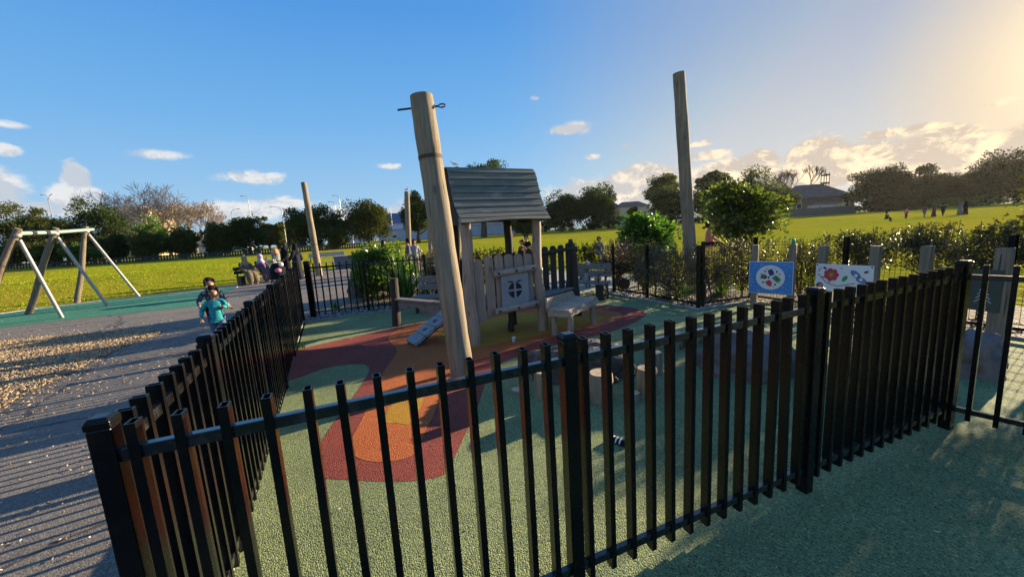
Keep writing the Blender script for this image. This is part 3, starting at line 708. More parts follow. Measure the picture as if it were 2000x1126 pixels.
# front infill: round-topped boards
def board(mb, c0, ux, uz, uy, w_, h, th, rnd=.35):
    n = 6; poly = [(-w_ / 2, 0), (w_ / 2, 0)] + [(w_ / 2 * math.cos(a), h - w_ * rnd + w_ * rnd * math.sin(a)) for a in [math.pi * i / n for i in range(n + 1)]]
    mb.prism(poly, c0, ux, uz, uy, th)
tops = [1.22, 1.25, 1.255, 1.255, 1.245, 1.235]; bots = [.30, .36, .40, .40, .40, .38]
us = [-1.02, -.855, -.69, -.525, -.36, -.195]
for uu, tz, bz_ in zip(us, tops, bots):
    mb = MB(ho); board(mb, hp(uu + .02, .03, bz_), HU, (ZV + HU * -.01), HVv, .138, tz - bz_, .035); mb.build('fence_board', 'hut_wood', hut, bevel=.006)
log(hp(-.80, -.025, .985), hp(-.10, -.03, 1.02), .05, .05, 'cross_log', 'hut_wood_across', hut, ho, kink=.0)
log(hp(-.82, -.025, .43), hp(-.08, -.03, .46), .05, .052, 'cross_log', 'hut_wood_across', hut, ho, kink=.0)
for uu, z in ((-.74, .99), (-.45, 1.0), (-.16, 1.015), (-.76, .435), (-.45, .445), (-.14, .455)):
    mb = MB(ho); mb.tube([hp(uu, -.085, z), hp(uu, -.06, z)], .018, 10); mb.build('bolt', 'black_matt', hut)
# window panel with the round four-pane opening cut through it
def panel_with_window(o, ux, uy, uz, w_, h, cx, cy, r, bar, th, mb):
    N = 48
    ring = []
    for k in range(N):
        a = 2 * math.pi * k / N; ca, sa = math.cos(a), math.sin(a)
        tx = (w_ / 2) / abs(ca) if abs(ca) > 1e-6 else 9; 
        ty = ((h - cy) if sa > 0 else cy) / abs(sa) if abs(sa) > 1e-6 else 9
        q = min(tx, ty); ring.append((cx + ca * q, cy + sa * q))
    out = []
    for k in range(N):
        k2 = (k + 1) % N; a, b = 2 * math.pi * k / N, 2 * math.pi * k2 / N
        i0, i1 = (cx + r * math.cos(a), cy + r * math.sin(a)), (cx + r * math.cos(b), cy + r * math.sin(b))
        quad = [i0, ring[k], ring[k2], i1]
        mb.add([o + ux * x + uy * y for x, y in quad] + [o + ux * x + uy * y + uz * th for x, y in quad], [(0, 1, 2, 3)[::-1] if False else (3, 2, 1, 0), (4, 5, 6, 7), (0, 3, 7, 4)])
    for bx, by in ((bar, r * 2.04), (r * 2.04, bar)):
        mb.box(o + ux * cx + uy * cy + uz * th * (.5 if bx < by else .46), (bx, by, th * (.9 if bx < by else .8)), (ux, uy, uz))
    for sx_ in (-1, 1): mb.box(o + ux * (sx_ * w_ / 2) + uy * h / 2 + uz * th / 2, (.003, h, th), (ux, uy, uz))
mb = MB(ho); mb.tube([hp(-.46, .026, .71), hp(-.46, .020, .71)], .15, 24); mb.build('window_shade_disc', 'art_dark', hut)  # dark disc standing in for the shade seen through the window openings
mb = MB(ho); panel_with_window(hp(-.46, -.005, .47), HU, ZV, -HVv, .46, .52, 0, .24, .118, .03, .018, mb); mb.build('window_panel', 'grey_panel', hut)
mb = MB(ho)
for sx_ in (-1, 1):
    mb.prism([(sx_ * x, y) for x, y in ((.02, .365), (.05, .385), (.12, .385), (.13, .375), (.09, .37), (.075, .355))], hp(-.46, -.0245, .47), HU, ZV, -HVv, .004)
mb.build('window_brow', 'art_dark', hut)
# deck, rear fence with its corner post, and the step side
CP = at(1129, 616); CPt = atY(1115, 467, CP.y)
RLp = V((-.86, 6.12, 0))
deck = [hp(-HW + .02, .13), hp(-.02, .13), hp(.10, .06), CP + V((-.05, -.05, 0)), RLp + V((.03, -.04, 0))]
mb = MB(ho); nb = 11; dA, dB = RLp, CP
def deck_edge(s_):                                        # boards run across the deck
    return None
flo = [(V(p) - HR).dot(HU) for p in deck]; flv = [(V(p) - HR).dot(HVv) for p in deck]
mb.prism(list(zip(flo, flv)), HR + ZV * .505, HU, HVv, ZV, .035); mb.build('deck', 'bench_wood', hut)
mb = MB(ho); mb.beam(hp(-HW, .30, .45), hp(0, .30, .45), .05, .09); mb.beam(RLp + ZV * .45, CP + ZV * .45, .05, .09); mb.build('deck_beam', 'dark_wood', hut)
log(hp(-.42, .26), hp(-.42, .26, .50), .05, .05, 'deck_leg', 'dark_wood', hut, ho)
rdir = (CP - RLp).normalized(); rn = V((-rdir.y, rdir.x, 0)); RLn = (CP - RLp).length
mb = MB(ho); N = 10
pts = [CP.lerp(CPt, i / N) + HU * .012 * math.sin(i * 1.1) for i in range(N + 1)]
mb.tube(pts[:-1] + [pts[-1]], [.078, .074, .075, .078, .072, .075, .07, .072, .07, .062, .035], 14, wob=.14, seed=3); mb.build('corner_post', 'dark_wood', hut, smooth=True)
nbd = 14
for k in range(nbd):
    s_ = .06 + (RLn - .20) * k / (nbd - 1); tz = 1.20 + .11 * k / (nbd - 1) + random.uniform(-.012, .012)
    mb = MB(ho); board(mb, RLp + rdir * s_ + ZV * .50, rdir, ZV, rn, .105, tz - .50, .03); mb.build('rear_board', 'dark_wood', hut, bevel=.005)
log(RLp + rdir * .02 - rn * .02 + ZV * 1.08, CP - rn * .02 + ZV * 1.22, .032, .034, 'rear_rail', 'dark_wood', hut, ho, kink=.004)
# carved step side and the corner seat
SE = [at(1070, 606, .40), at(1112, 608, .40), at(1167, 582, .40), at(1122, 579, .40)]
s0, s3 = at(1068, 606, .40), at(1122, 580, .40)
bu = (s3 - s0).normalized(); bn = V((bu.y, -bu.x, 0)); BL = (s3 - s0).length
poly = [(0, -.02), (BL, -.02), (BL + .02, .05), (BL - .05, .05), (BL - .05, .11), (BL - .10, .125), (BL * .6, .145), (BL * .3, .165), (0, .175)]
mb = MB(ho); mb.prism(poly, s0 - bn * .02, bu, ZV, bn, .03); mb.build('step_side', 'pale_wood', hut, bevel=.006)
seat = thing('corner_seat', SE[1], 'pale timber corner seat with two legs beside the play hut step', 'seat')
so_ = SE[1].copy(); so_.z = 0; seat.location = so_
ex = (SE[1] - SE[0]); ey = (SE[3] - SE[0])
for k in range(3):
    a0, a1 = k / 3 + .006, (k + 1) / 3 - .006
    q = [SE[0].lerp(SE[1], a0), SE[0].lerp(SE[1], a1), SE[3].lerp(SE[2], a1), SE[3].lerp(SE[2], a0)]
    mb = MB(so_); mb.add([x - ZV * .018 for x in q] + [x + ZV * .018 for x in q], [(3, 2, 1, 0), (4, 5, 6, 7), (0, 1, 5, 4), (1, 2, 6, 5), (2, 3, 7, 6), (3, 0, 4, 7)]); mb.build('seat_board', 'pale_wood', seat, bevel=.005)
mb = MB(so_)
for a, b in ((SE[1], SE[2]), (SE[0], SE[1])): mb.beam(a - ZV * .055 + (SE[3] - SE[1]).normalized() * .02, b - ZV * .055 + (SE[3] - SE[1]).normalized() * .02, .03, .07)
mb.build('apron', 'pale_wood', seat, bevel=.004)
l1 = SE[1].lerp(SE[3], .08); l2 = SE[2].lerp(SE[0], .12); l3 = SE[0].lerp(SE[2], .1)
for a in (l1, l2, l3): log(V((a.x, a.y, 0)), V((a.x, a.y, .36)), .045, .042, 'leg', 'hut_wood', seat, so_, kink=.003)
# balancing shelf on the left with its post
bp = at(775, 636); bt = atY(769, 543, bp.y)
bb = thing('timber_shelf', bp, 'low timber shelf on a stout dark post left of the play hut', 'play counter')
log(bp, bt, .078, .072, 'post', 'dark_wood', bb, bp, kink=.003)
e0 = bp + V((.05, 0, .50)); e1 = V((-.98, 6.05, .50)); d = (e1 - e0).normalized(); nrm = V((-d.y, d.x, 0)); L = (e1 - e0).length
mb = MB(bp); mb.beam(e0, e1, .15, .03); mb.build('top_board', 'bench_wood', bb, bevel=.005)
poly = [(0, 0), (0, -.24)] + [(.05 + .55 * L * i / 10, -.24 + .15 * math.sin(math.pi * i / 10) ** .7) for i in range(1, 10)] + [(L * .62, -.23), (L, -.22), (L, 0)]
mb = MB(bp); mb.prism([(x, y) for x, y in poly], e0 - ZV * .018 - nrm * .02, d, ZV, nrm, .035); mb.build('apron', 'bench_wood', bb, bevel=.004)
# climbing ramp of slabs with foot holes
r0 = at(803, 672, .02); r1 = V((-.98, 5.94, .40)); rd2 = (r1 - r0).normalized(); rx = V((rd2.y, -rd2.x, 0)).normalized(); rz = rx.cross(rd2); 
if rz.z < 0: rz = -rz
rp = thing('climbing_ramp', r0, 'grey ramp of four slabs with foot holes leaning on the play hut', 'ramp')
RL2 = (r1 - r0).length; m_ = 5
for k in range(4):
    q0 = r0 + rd2 * (RL2 * k / 4 + .006); h_ = RL2 / 4 - .012; ww = .36
    mb = MB(r0)
    N = 24; ringo = []
    for i in range(N):
        a = 2 * math.pi * i / N; ca, sa = math.cos(a), math.sin(a)
        s_ = min(ww / 2 / max(abs(ca), 1e-6), h_ / 2 / max(abs(sa), 1e-6)); ringo.append((ca * s_, sa * s_))
    rr_ = .0 if k == 0 else .042
    for i in range(N):
        j = (i + 1) % N; a, b = 2 * math.pi * i / N, 2 * math.pi * j / N
        quad = [(rr_ * 1.25 * math.cos(a), rr_ * math.sin(a)), ringo[i], ringo[j], (rr_ * 1.25 * math.cos(b), rr_ * math.sin(b))]
        c0 = q0 + rd2 * h_ / 2; f = lambda z: [c0 + rx * x + rd2 * y + rz * z for x, y in quad]
        mb.add(f(0) + f(.045), [(0, 3, 2, 1)[::-1], (4, 7, 6, 5)[::-1], (1, 2, 6, 5), (0, 4, 7, 3)])
    mb.build('slab', 'ramp_board', rp)
mb = MB(r0)
for sx_ in (-1, 1): mb.beam(r0 + rx * sx_ * .10 - rz * .02, r1 + rx * sx_ * .10 - rz * .02, .03, .05)
mb.build('stringer', 'dark_wood', rp)

# ------------------------------------------------------------------ boulders and stumps
def boulder(label, c, rx, ry, h, rot, seed, mat='rock', name='boulder', group='boulders in the playground', lump=.32):
    c = V(c); root = MB(c); seg, rings = 64, 34; vs = []; fs = []
    ca, sa = math.cos(rot), math.sin(rot)
    for i in range(rings + 1):
        a = math.pi * .62 * i / rings
        for k in range(seg):
            b = 2 * math.pi * k / seg; x, y, z = math.sin(a) * math.cos(b), math.sin(a) * math.sin(b), math.cos(a)
            nz = 1 + lump * noise.noise(V((x * 1.5 + seed, y * 1.5, z * 1.5))) + .12 * noise.noise(V((x * 4 + seed, y * 4, z * 4))) + .07 * noise.noise(V((x * 9 + seed, y * 9, z * 9))) + .03 * noise.noise(V((x * 23 + seed, y * 23, z * 23)))
            z = z if z < .72 else .72 + (z - .72) * .5
            px, py = x * rx * nz, y * ry * nz
            vs.append(c + V((px * ca - py * sa, px * sa + py * ca, (z * .93 + .25) * h * (1 + .5 * (nz - 1)) - .01)))
    for i in range(rings):
        for k in range(seg):
            a, b = i * seg + k, i * seg + (k + 1) % seg; fs.append((a, a + seg, b + seg, b))
    fs.append(tuple(range(seg))); root.add(vs, fs)
    return tag(root.build(name, mat, smooth=True, auto=False), label, 'boulder', group)
q = at(1142, 742); boulder('long dark brown boulder lying behind the row of stumps', (q.x, q.y + .16, 0), .58, .30, .33, -.12, 3.3)
q = at(1450, 726); boulder('large smooth purplish boulder right of the stumps', (2.40, 3.86, 0), .42, .34, .40, -.3, 8.1, 'rock_pale')
q = at(1905, 740); boulder('dark boulder seen between the pickets of the right end of the fence', (q.x + .12, q.y + .2, 0), .28, .24, .38, .4, 5.7, 'rock_pale')
q = at(697, 582); boulder('grey round boulder beside the path behind the back fence', (q.x, q.y + .2, 0), .30, .26, .52, .2, 12.4, 'rock')
q = at(1405, 587); boulder('small grey rock on the soil by the wire fence corner', (q.x + .1, q.y + .25, 0), .15, .12, .10, .2, 2.4, 'rock_pale', 'rock')
STG = 'timber stepping stumps'
def stump(label, px, py, r, h):
    r *= 1.12; c = at(px, py); c.y += r * .6; root = thing('stump', c, label, 'stump', STG); N = 5
    mb = MB(c); ph = random.random() * 20
    mb.tube([c + ZV * (-.02 + (h + .02) * i / N) for i in range(N + 1)], [r * (1.03 - .03 * i / N) for i in range(N)] + [r * .95], 18, cap=False, wob=.10, seed=ph); mb.build('side', 'stump_wood', root, smooth=True)
    m2 = MB(c); m2.tube([c + ZV * (h - .012), c + ZV * (h + .002)], [r * .96, r * .93], 18, wob=.10, seed=ph); m2.build('top', 'stump_top', root, smooth=True)
stump('upright stump with a pale top in front of the left end of the long boulder', 1062, 779, .068, .26)
stump('low stump behind the foreground fence post with the pyramid cap', 1114, 788, .072, .15)
stump('wide pale-topped stump standing in front of the middle of the long boulder', 1178, 786, .098, .265)
stump('very low stump between the wide stump and the tall narrow one', 1240, 784, .05, .075)
stump('tall narrow stump at the right end of the long boulder', 1268, 772, .082, .25)
stump('dark medium stump close behind the tall narrow stump', 1280, 733, .075, .24)
stump('slim stump behind the right end of the long boulder', 1281, 684, .05, .16)
stump('short stump left of the pair at the back of the green surface', 1320, 682, .095, .20)
stump('lower stump beside the short one at the back of the green surface', 1352, 680, .08, .15)
stump('tall stump at the left shoulder of the large purplish boulder', 1390, 674, .095, .24)
stump('flat low stump tucked behind the low left stump', 1012, 768, .06, .03)

# shoe and bottle lying on the rubber
c = at(1208, 866); sh = thing('lost_shoe', c, 'black and white shoe lying on the green rubber', 'shoe'); d = V((.75, -.66, 0)).normalized(); e = V((.66, .75, 0))
mb = MB(c); mb.loft([(c + d * x + ZV * z, a, b, 0, e, ZV) for x, z, a, b in ((-.075, .02, .012, .012), (-.065, .022, .026, .022), (-.03, .022, .028, .022), (.02, .018, .03, .018), (.06, .016, .028, .015), (.08, .014, .014, .010))], 12); mb.build('upper', 'black_cloth', sh, smooth=True)
mb = MB(c)
for x in (-.05, -.02, .01): mb.tube([c + d * (x + .01) + e * s_ + ZV * z for s_, z in ((-.03, .02), (-.02, .038), (0, .045), (.02, .038), (.03, .02))], .006, 6)
mb.build('stripes', 'white_plastic', sh, smooth=True)
c = at(1003, 668); cupt = thing('plastic_cup', c, 'clear crushed plastic cup lying on the orange rubber by the play hut', 'cup')
mb = MB(c); mb.loft([(c + ZV * .002, .022, .022, .05), (c + V((.004, 0, .03)), .027, .026, .08), (c + V((.008, 0, .07)), .03, .03, .06)], 14, cap=False); mb.build('cup_wall', 'glass_cup', cupt, smooth=True, auto=False)
mb = MB(c); mb.ball(c + V((.008, 0, .07)), (.031, .031, .02), 12, 6); mb.build('dome_lid', 'glass_cup', cupt, smooth=True)

# ------------------------------------------------------------------ play panels on posts
def square_post(root, o, p, w_, h, mat='post_wood', dirv=V((1, 0, 0))):
    mb = MB(o); mb.box(V(p) + ZV * h / 2, (w_, w_, h), (dirv, V((-dirv.y, dirv.x, 0)), ZV)); return mb.build('post', mat, root, bevel=.006)
def disc(mb, o, ux, uy, uz, cx, cy, r, th, mi, n=28, ry=None, rot=0):
    pl = [(cx + r * math.cos(2 * math.pi * k / n) * math.cos(rot) - (ry or r) * math.sin(2 * math.pi * k / n) * math.sin(rot), cy + r * math.cos(2 * math.pi * k / n) * math.sin(rot) + (ry or r) * math.sin(2 * math.pi * k / n) * math.cos(rot)) for k in range(n)]
    mb.prism(pl, o, ux, uy, uz, th, mi)
A0, A1 = V((4.13, 6.56, 0)), V((4.54, 6.14, 0)); bd_ = (A1 - A0).normalized(); bnn = V((bd_.y, -bd_.x, 0)); 
if bnn.y > 0: bnn = -bnn
b1 = thing('activity_board', A0, 'blue play panel with a white disc of coloured gem shapes on two timber posts', 'activity board', 'play panels by the hedge')
square_post(b1, A0, A0 + bd_ * .05 - bnn * .05, .095, 1.10, dirv=bd_); square_post(b1, A0, A1 - bd_ * .01 - bnn * .05, .095, 1.10, dirv=bd_)
Wb = (A1 - A0).length; o_ = A0 + ZV * .28 - bd_ * .02; Wb += .04
mb = MB(A0); mb.prism([(0, 0), (Wb, 0), (Wb, .545), (0, .545)], o_, bd_, ZV, bnn, .018); mb.build('board', 'art_white', b1, bevel=.003)
mb = MB(A0); mb.prism([(.008, .008), (Wb - .008, .008), (Wb - .008, .537), (.008, .537)], o_ + bnn * .019, bd_, ZV, bnn, .002, 0)
random.seed(21); o2 = o_ + bnn * .0225
for _ in range(90):
    x, y = random.uniform(.03, Wb - .03), random.uniform(.03, .515)
    if math.hypot(x - Wb / 2, y - .28) < .225: continue
    s_ = random.uniform(.008, .015); a = random.random() * 6.3
    mb.prism([(x + s_ * math.cos(a + k * 2.094), y + s_ * math.sin(a + k * 2.094)) for k in range(3)], o2, bd_, ZV, bnn, .0012, 1)
disc(mb, o2, bd_, ZV, bnn, Wb / 2, .28, .205, .004, 2, 40)
o3 = o2 + bnn * .0045
gem = lambda cx, cy, r, k, a0, mi: mb.prism([(cx + r * (1 + .25 * ((i * 7) % 3 - 1)) * math.cos(a0 + 2 * math.pi * i / k), cy + r * (1 + .2 * ((i * 5) % 3 - 1)) * math.sin(a0 + 2 * math.pi * i / k)) for i in range(k)], o3, bd_, ZV, bnn, .0015, mi)
X0, Y0 = Wb / 2, .28
gem(X0 + .01, Y0 + .085, .052, 6, .3, 6); gem(X0 - .085, Y0 + .01, .05, 5, 1.0, 7); gem(X0 + .09, Y0 - .02, .055, 6, .8, 5); gem(X0 - .01, Y0 - .10, .055, 5, .2, 3)
gem(X0 - .095, Y0 + .012, .026, 5, .1, 4); gem(X0 + .095, Y0 - .02, .028, 5, .5, 8)
for x, y, r in ((-.02, 0, .02), (.09, .10, .018), (-.075, .10, .016), (-.10, -.085, .018), (.075, -.115, .018), (.13, .055, .012), (-.135, .06, .009), (.13, -.08, .009), (-.05, .145, .009), (.05, -.15, .009), (-.14, -.03, .009), (.06, .15, .008)): gem(X0 + x, Y0 + y, r, 5, x * 30, 9)
mb.build('artwork', ['art_blue', 'art_paleblue', 'art_white', 'art_red', 'art_yellow', 'art_green', 'art_navy', 'art_dark', 'art_midblue', 'art_dark'], b1)
# bottle standing on the post
c = A1 - bd_ * .01 - bnn * .05 + ZV * 1.1; bo = thing('drink_bottle', c, 'small green bottle left standing on the post of the blue play panel', 'bottle')
mb = MB(c); mb.tube([c, c + ZV * .005, c + ZV * .07, c + ZV * .09], [.022, .026, .026, .012], 12); mb.build('bottle_body', 'green_thing', bo, smooth=True)
mb = MB(c); mb.tube([c + ZV * .09, c + ZV * .11], .013, 10); mb.build('cap', 'white_plastic', bo, smooth=True)
B0, B1 = V((4.66, 5.80, 0)), V((4.96, 5.18, 0)); bd_ = (B1 - B0).normalized(); bnn = V((bd_.y, -bd_.x, 0))
if bnn.y > 0: bnn = -bnn
b2 = thing('activity_board', B0, 'white play panel painted with a red flower, green leaf and blue wing', 'activity board', 'play panels by the hedge')
square_post(b2, B0, B0 + bd_ * .05 - bnn * .05, .10, 1.09, dirv=bd_); square_post(b2, B0, B1 - bd_ * .02 - bnn * .05, .10, 1.09, dirv=bd_)
Wb = (B1 - B0).length; o_ = B0 + ZV * .42; Hb = .40
mb = MB(B0); mb.prism([(0, 0), (Wb, 0), (Wb, Hb), (0, Hb)], o_, bd_, ZV, bnn, .018); mb.build('board', 'art_white', b2, bevel=.003)
mb = MB(B0); o3 = o_ + bnn * .0185; sx_ = Wb / .70
for k in range(7):
    a = 2 * math.pi * k / 7; disc(mb, o3, bd_, ZV, bnn, .205 * sx_ + .062 * math.cos(a), .245 + .062 * math.sin(a), .036, .0015, 0, 14)
o4 = o3 + bnn * .002; disc(mb, o4, bd_, ZV, bnn, .205 * sx_, .245, .062, .0015, 0, 20); o5 = o4 + bnn * .002
disc(mb, o5, bd_, ZV, bnn, .205 * sx_, .245, .034, .0015, 1, 16); disc(mb, o5 + bnn * .002, bd_, ZV, bnn, .205 * sx_, .245, .014, .0015, 2, 12)
disc(mb, o3, bd_, ZV, bnn, .062, .075, .045, .0015, 3, 20); disc(mb, o4, bd_, ZV, bnn, .07, .075, .026, .0015, 2, 16)
disc(mb, o3, bd_, ZV, bnn, .375 * sx_, .20, .05, .0015, 1, 16, .026, 1.0)
disc(mb, o3, bd_, ZV, bnn, .50 * sx_, .27, .075, .0015, 4, 18, .04, -.75); disc(mb, o3, bd_, ZV, bnn, .57 * sx_, .19, .065, .0015, 4, 18, .04, -.4)
disc(mb, o4, bd_, ZV, bnn, .505 * sx_, .255, .022, .0015, 5, 12); disc(mb, o4, bd_, ZV, bnn, .565 * sx_, .20, .022, .0015, 5, 12)
for x, y, a, b in ((.12, .34, .028, -.6), (.10, .20, .016, -.4), (.62, .31, .028, .4), (.33, .345, .012, .2)): disc(mb, o3, bd_, ZV, bnn, x * sx_, y, a, .0015, 6, 12, a * .55, b)
mb.tube([o3 + bd_ * x * sx_ + ZV * y for x, y in ((.03, .25), (.08, .20), (.13, .14), (.20, .10), (.28, .085), (.36, .10), (.44, .13), (.5, .14))], .005, 6, mi=6)
mb.tube([o3 + bd_ * x * sx_ + ZV * y for x, y in ((.20, .18), (.19, .13), (.17, .115))], .004, 6, mi=6)
for cx, cy in ((.045, .30), (.065, .33)): mb.tube([o3 + bd_ * (cx * sx_ + .014 * math.cos(a)) + ZV * (cy + .016 * math.sin(a)) for a in [i * .63 for i in range(11)]], .0025, 5, mi=6)
for x, y in ((.02, Hb - .02), (Wb - .02, Hb - .02)): disc(mb, o3, bd_, ZV, bnn, x, y, .011, .003, 6, 10)
mb.build('artwork', ['art_red', 'art_green', 'art_orange', 'art_dark', 'art_midblue', 'art_white', 'art_dark'], b2)
D0, D1 = V((5.38, 4.92, 0)), V((5.56, 4.28, 0)); bd_ = (D1 - D0).normalized(); bnn = V((bd_.y, -bd_.x, 0))
if bnn.y > 0: bnn = -bnn
b3 = thing('activity_board', D0, 'dark green play panel with a green window and white tree drawing at the right end', 'activity board', 'play panels by the hedge')
square_post(b3, D0, D0, .10, 1.08, dirv=bd_); square_post(b3, D0, D1, .115, 1.07, dirv=bd_)
Q0 = V((4.72, 4.18, 0)); Q1 = V((4.86, 3.72, 0)); bq = (Q1 - Q0).normalized(); bqn = V((bq.y, -bq.x, 0)); bqn = bqn if bqn.y < 0 else -bqn
P1_, P2_ = D0 + bnn * .06, D1 + bnn * .06; bdl = (P2_ - P1_).length
mb = MB(D0); mb.prism([(.16, .34), (bdl + .04, .34), (bdl + .04, .82), (.16, .82)], P1_, bd_, ZV, bnn, .018); mb.build('board', 'panel_dark', b3, bevel=.003)
mb = MB(D0); mb.prism([(.26, .43), (.455, .43), (.455, .74), (.26, .74)], P1_ + bnn * .019, bd_, ZV, bnn, .003); mb.build('window', 'green_plate', b3)
mb = MB(D0); oo = P1_ + bnn * .021
for k in range(5):
    y0 = .66 - k * .045; wd = .02 + k * .012
    mb.tube([oo + bd_ * (.57 - wd) + ZV * (y0 - .04), oo + bd_ * .57 + ZV * (y0 + .02), oo + bd_ * (.57 + wd) + ZV * (y0 - .04)], .0035, 5)
mb.build('drawing', 'art_white', b3)

# ------------------------------------------------------------------ swing frame
def swing_frame():
    bases = [at(-42, 640), at(55, 613), at(150, 593)]; st = [at(122, 620), at(211, 597), at(273, 579)]
    # the head of each A frame lies midway between its two feet
    tp = [b.lerp(s_, .47) + ZV * 2.5 for b, s_ in zip(bases, st)]
    px = [(32, 452), (107, 450), (168, 446)]
    tp = [atY(*q, t_.y) for q, t_ in zip(px, tp)]
    o = bases[1].copy(); root = thing('swing_frame', o, 'swing frame of brown timber legs and pale steel braces with an empty crossbar', 'swing frame')
    for b, t_ in zip(bases, tp): log(b - ZV * .02, b.lerp(t_, 1.03), .082, .070, 'timber_leg', 'swing_wood', root, o, kink=.02)
    for s_, t_ in zip(st, tp):
        mb = MB(o); mb.tube([s_ - ZV * .02, t_ - ZV * .13 + (s_ - t_).normalized() * .08], .043, 12); mb.build('steel_leg', 'galv', root, smooth=True)
        m2 = MB(o); m2.ball(t_ - ZV * .10, (.080, .080, .07), 12, 8); m2.build('bracket', 'galv', root, smooth=True)
    d = (tp[2] - tp[1]).normalized(); z = V((0, 0, -.05))
    for a, b in ((tp[0], tp[1]), (tp[1], tp[2] + d * .55)):
        mb = MB(o); mb.tube([a + z, b + z], .052, 12); mb.build('crossbar', 'teal_steel', root, smooth=True)
    m2 = MB(o)
    for f in (.35, .72): m2.tube([tp[0].lerp(tp[1], f) + z - d * .09, tp[0].lerp(tp[1], f) + z + d * .09], .075, 12)
    m2.build('hanger_sleeve', 'black_matt', root, smooth=True)
swing_frame()

# ------------------------------------------------------------------ benches, boxes, bins
def bench(label, c, yaw, wd, mat='bench_wood', group='park benches', back=True, arms=False, h=.36, block=False):
    c = V(c); ux = V((math.cos(yaw), math.sin(yaw), 0)); uy = V((-ux.y, ux.x, 0)); ax = (ux, uy, ZV)
    root = thing('bench', c, label, 'bench', group)
    for i in range(3):
        mb = MB(c); mb.box(c + uy * (-.14 + .14 * i) + ZV * h, (wd, .125, .035), ax); mb.build('seat_slat', mat, root, bevel=.005)
    if back:
        for i in range(2):
            mb = MB(c); mb.box(c + uy * (.23 + .03 * i) + ZV * (h + .17 + .155 * i), (wd, .03, .135), ax); mb.build('back_slat', mat, root, bevel=.005)
    for s_ in (-1, 1):
        mb = MB(c); x = s_ * (wd / 2 - .12)
        if block: mb.box(c + ux * x + ZV * (h / 2 - .01), (.18, .30, h - .02), ax)
        else:
            for y in (-.16, .19): mb.box(c + ux * x + uy * y + ZV * h / 2, (.05, .05, h), ax)
            mb.box(c + ux * x + uy * .015 + ZV * (h - .035), (.045, .40, .035), ax)
        if back: mb.beam(c + ux * x + uy * .20 + ZV * (h - .05), c + ux * x + uy * .29 + ZV * (h + .36), .04, .05, up=(ux.x, ux.y, 0))
        mb.build('leg', 'black_matt', root, bevel=.003)
        if arms:
            mb = MB(c); mb.tube([c + ux * x + uy * -.19 + ZV * (h + .01), c + ux * x + uy * -.19 + ZV * (h + .16), c + ux * x + uy * -.15 + ZV * (h + .2), c + ux * x + uy * .22 + ZV * (h + .2)], .014, 8); mb.build('armrest', 'black_matt', root, smooth=True)
    return root
bc = V((1.66, 8.42, 0)); bench('grey slatted bench with black armrests right of the play hut', bc, -.62, .95, arms=True, block=True)
c = bc + V((-.02, -.10, .38)); o = thing('drink_bottle', c, 'grey drink bottle standing on the grey bench by the play hut', 'bottle')
mb = MB(c); mb.tube([c, c + ZV * .15, c + ZV * .19, c + ZV * .21], [.045, .045, .03, .022], 12); mb.build('bottle_body', 'grey_panel', o, smooth=True)
mb = MB(c); mb.tube([c + ZV * .21, c + ZV * .24], .026, 10); mb.build('cap', 'black_matt', o, smooth=True)
c = bc + V((.22, -.12, .38)); o = thing('food_tub', c, 'open orange-pink food tub on the grey bench seat', 'food tub')
mb = MB(c); mb.tube([c, c + ZV * .075, c + ZV * .085], [.06, .078, .08], 14); mb.build('tub', 'orange_thing', o, smooth=True)
mb = MB(c); mb.ball(c + ZV * .085, (.07, .07, .02), 12, 6); mb.build('food', 'pink_cloth', o, smooth=True)
c = bc + V((.13, .22, .72)); o = thing('white_bag', c, 'white cloth bag draped over the back of the grey bench', 'bag')
mb = MB(c); mb.loft([(c + V((.0, .05, -.04)), .02, .01, 0), (c + V((-.01, .02, .0)), .05, .03, .05), (c + V((-.04, .0, .05)), .04, .025, .05), (c + V((-.08, 0, .10)), .015, .012, 0)], 12); mb.build('bag_body', 'white_cloth', o, smooth=True)
bench('grey slatted bench partly hidden behind the thick leaning pole', (-1.62, 7.95, 0), -.25, .95, h=.33)
q = at(645, 512); bench('long bench facing the field behind the leaning plaza pole', (q.x - .2, q.y, 0), .42, 2.5, 'grey_panel')
q = at(700, 505); 
# grey wheeled box with a jacket over its corner
c = at(676, 523); gb = thing('storage_box', c, 'grey plastic storage box with a lid on the asphalt plaza', 'box')
ux = V((.96, .28, 0)); uy = V((-.28, .96, 0)); ax = (ux, uy, ZV)
mb = MB(c); mb.box(c + ZV * .36, (1.05, .65, .66), (ux, uy, ZV), taper=1.06); mb.build('tub', 'grey_box', gb, bevel=.02)
mb = MB(c); mb.box(c + ZV * .715, (1.16, .74, .05), ax); mb.build('lid', 'pale_box', gb, bevel=.012)
for s_ in (-1, 1):
    mb = MB(c); mb.tube([c + ux * .40 * s_ - uy * .25 + ZV * .04 - ux * .03, c + ux * .40 * s_ - uy * .25 + ZV * .04 + ux * .03], .05, 12); mb.build('wheel', 'tyre', gb, smooth=True)
j = c + ux * .52 + ZV * .74; jk = thing('jacket', j, 'black jacket draped over the corner of the grey storage box', 'jacket')
mb = MB(j); mb.loft([(j + ux * .10 - ZV * .62, .13, .10, .10), (j + ux * .10 - ZV * .4, .12, .22, .10), (j + ux * .07 - ZV * .12, .07, .30, .08), (j + ux * .01 + ZV * .02, .10, .24, .05), (j - ux * .02 + ZV * .05, .05, .14, .03)], 18); mb.build('cloth', 'black_cloth', jk, smooth=True)
mb = MB(j); mb.tube([j + ux * .12 - uy * .24 - ZV * .1, j + ux * .20 - uy * .22 - ZV * .4, j + ux * .26 - uy * .18 - ZV * .62], [.06, .055, .05], 10); mb.build('sleeve', 'black_cloth', jk, smooth=True)
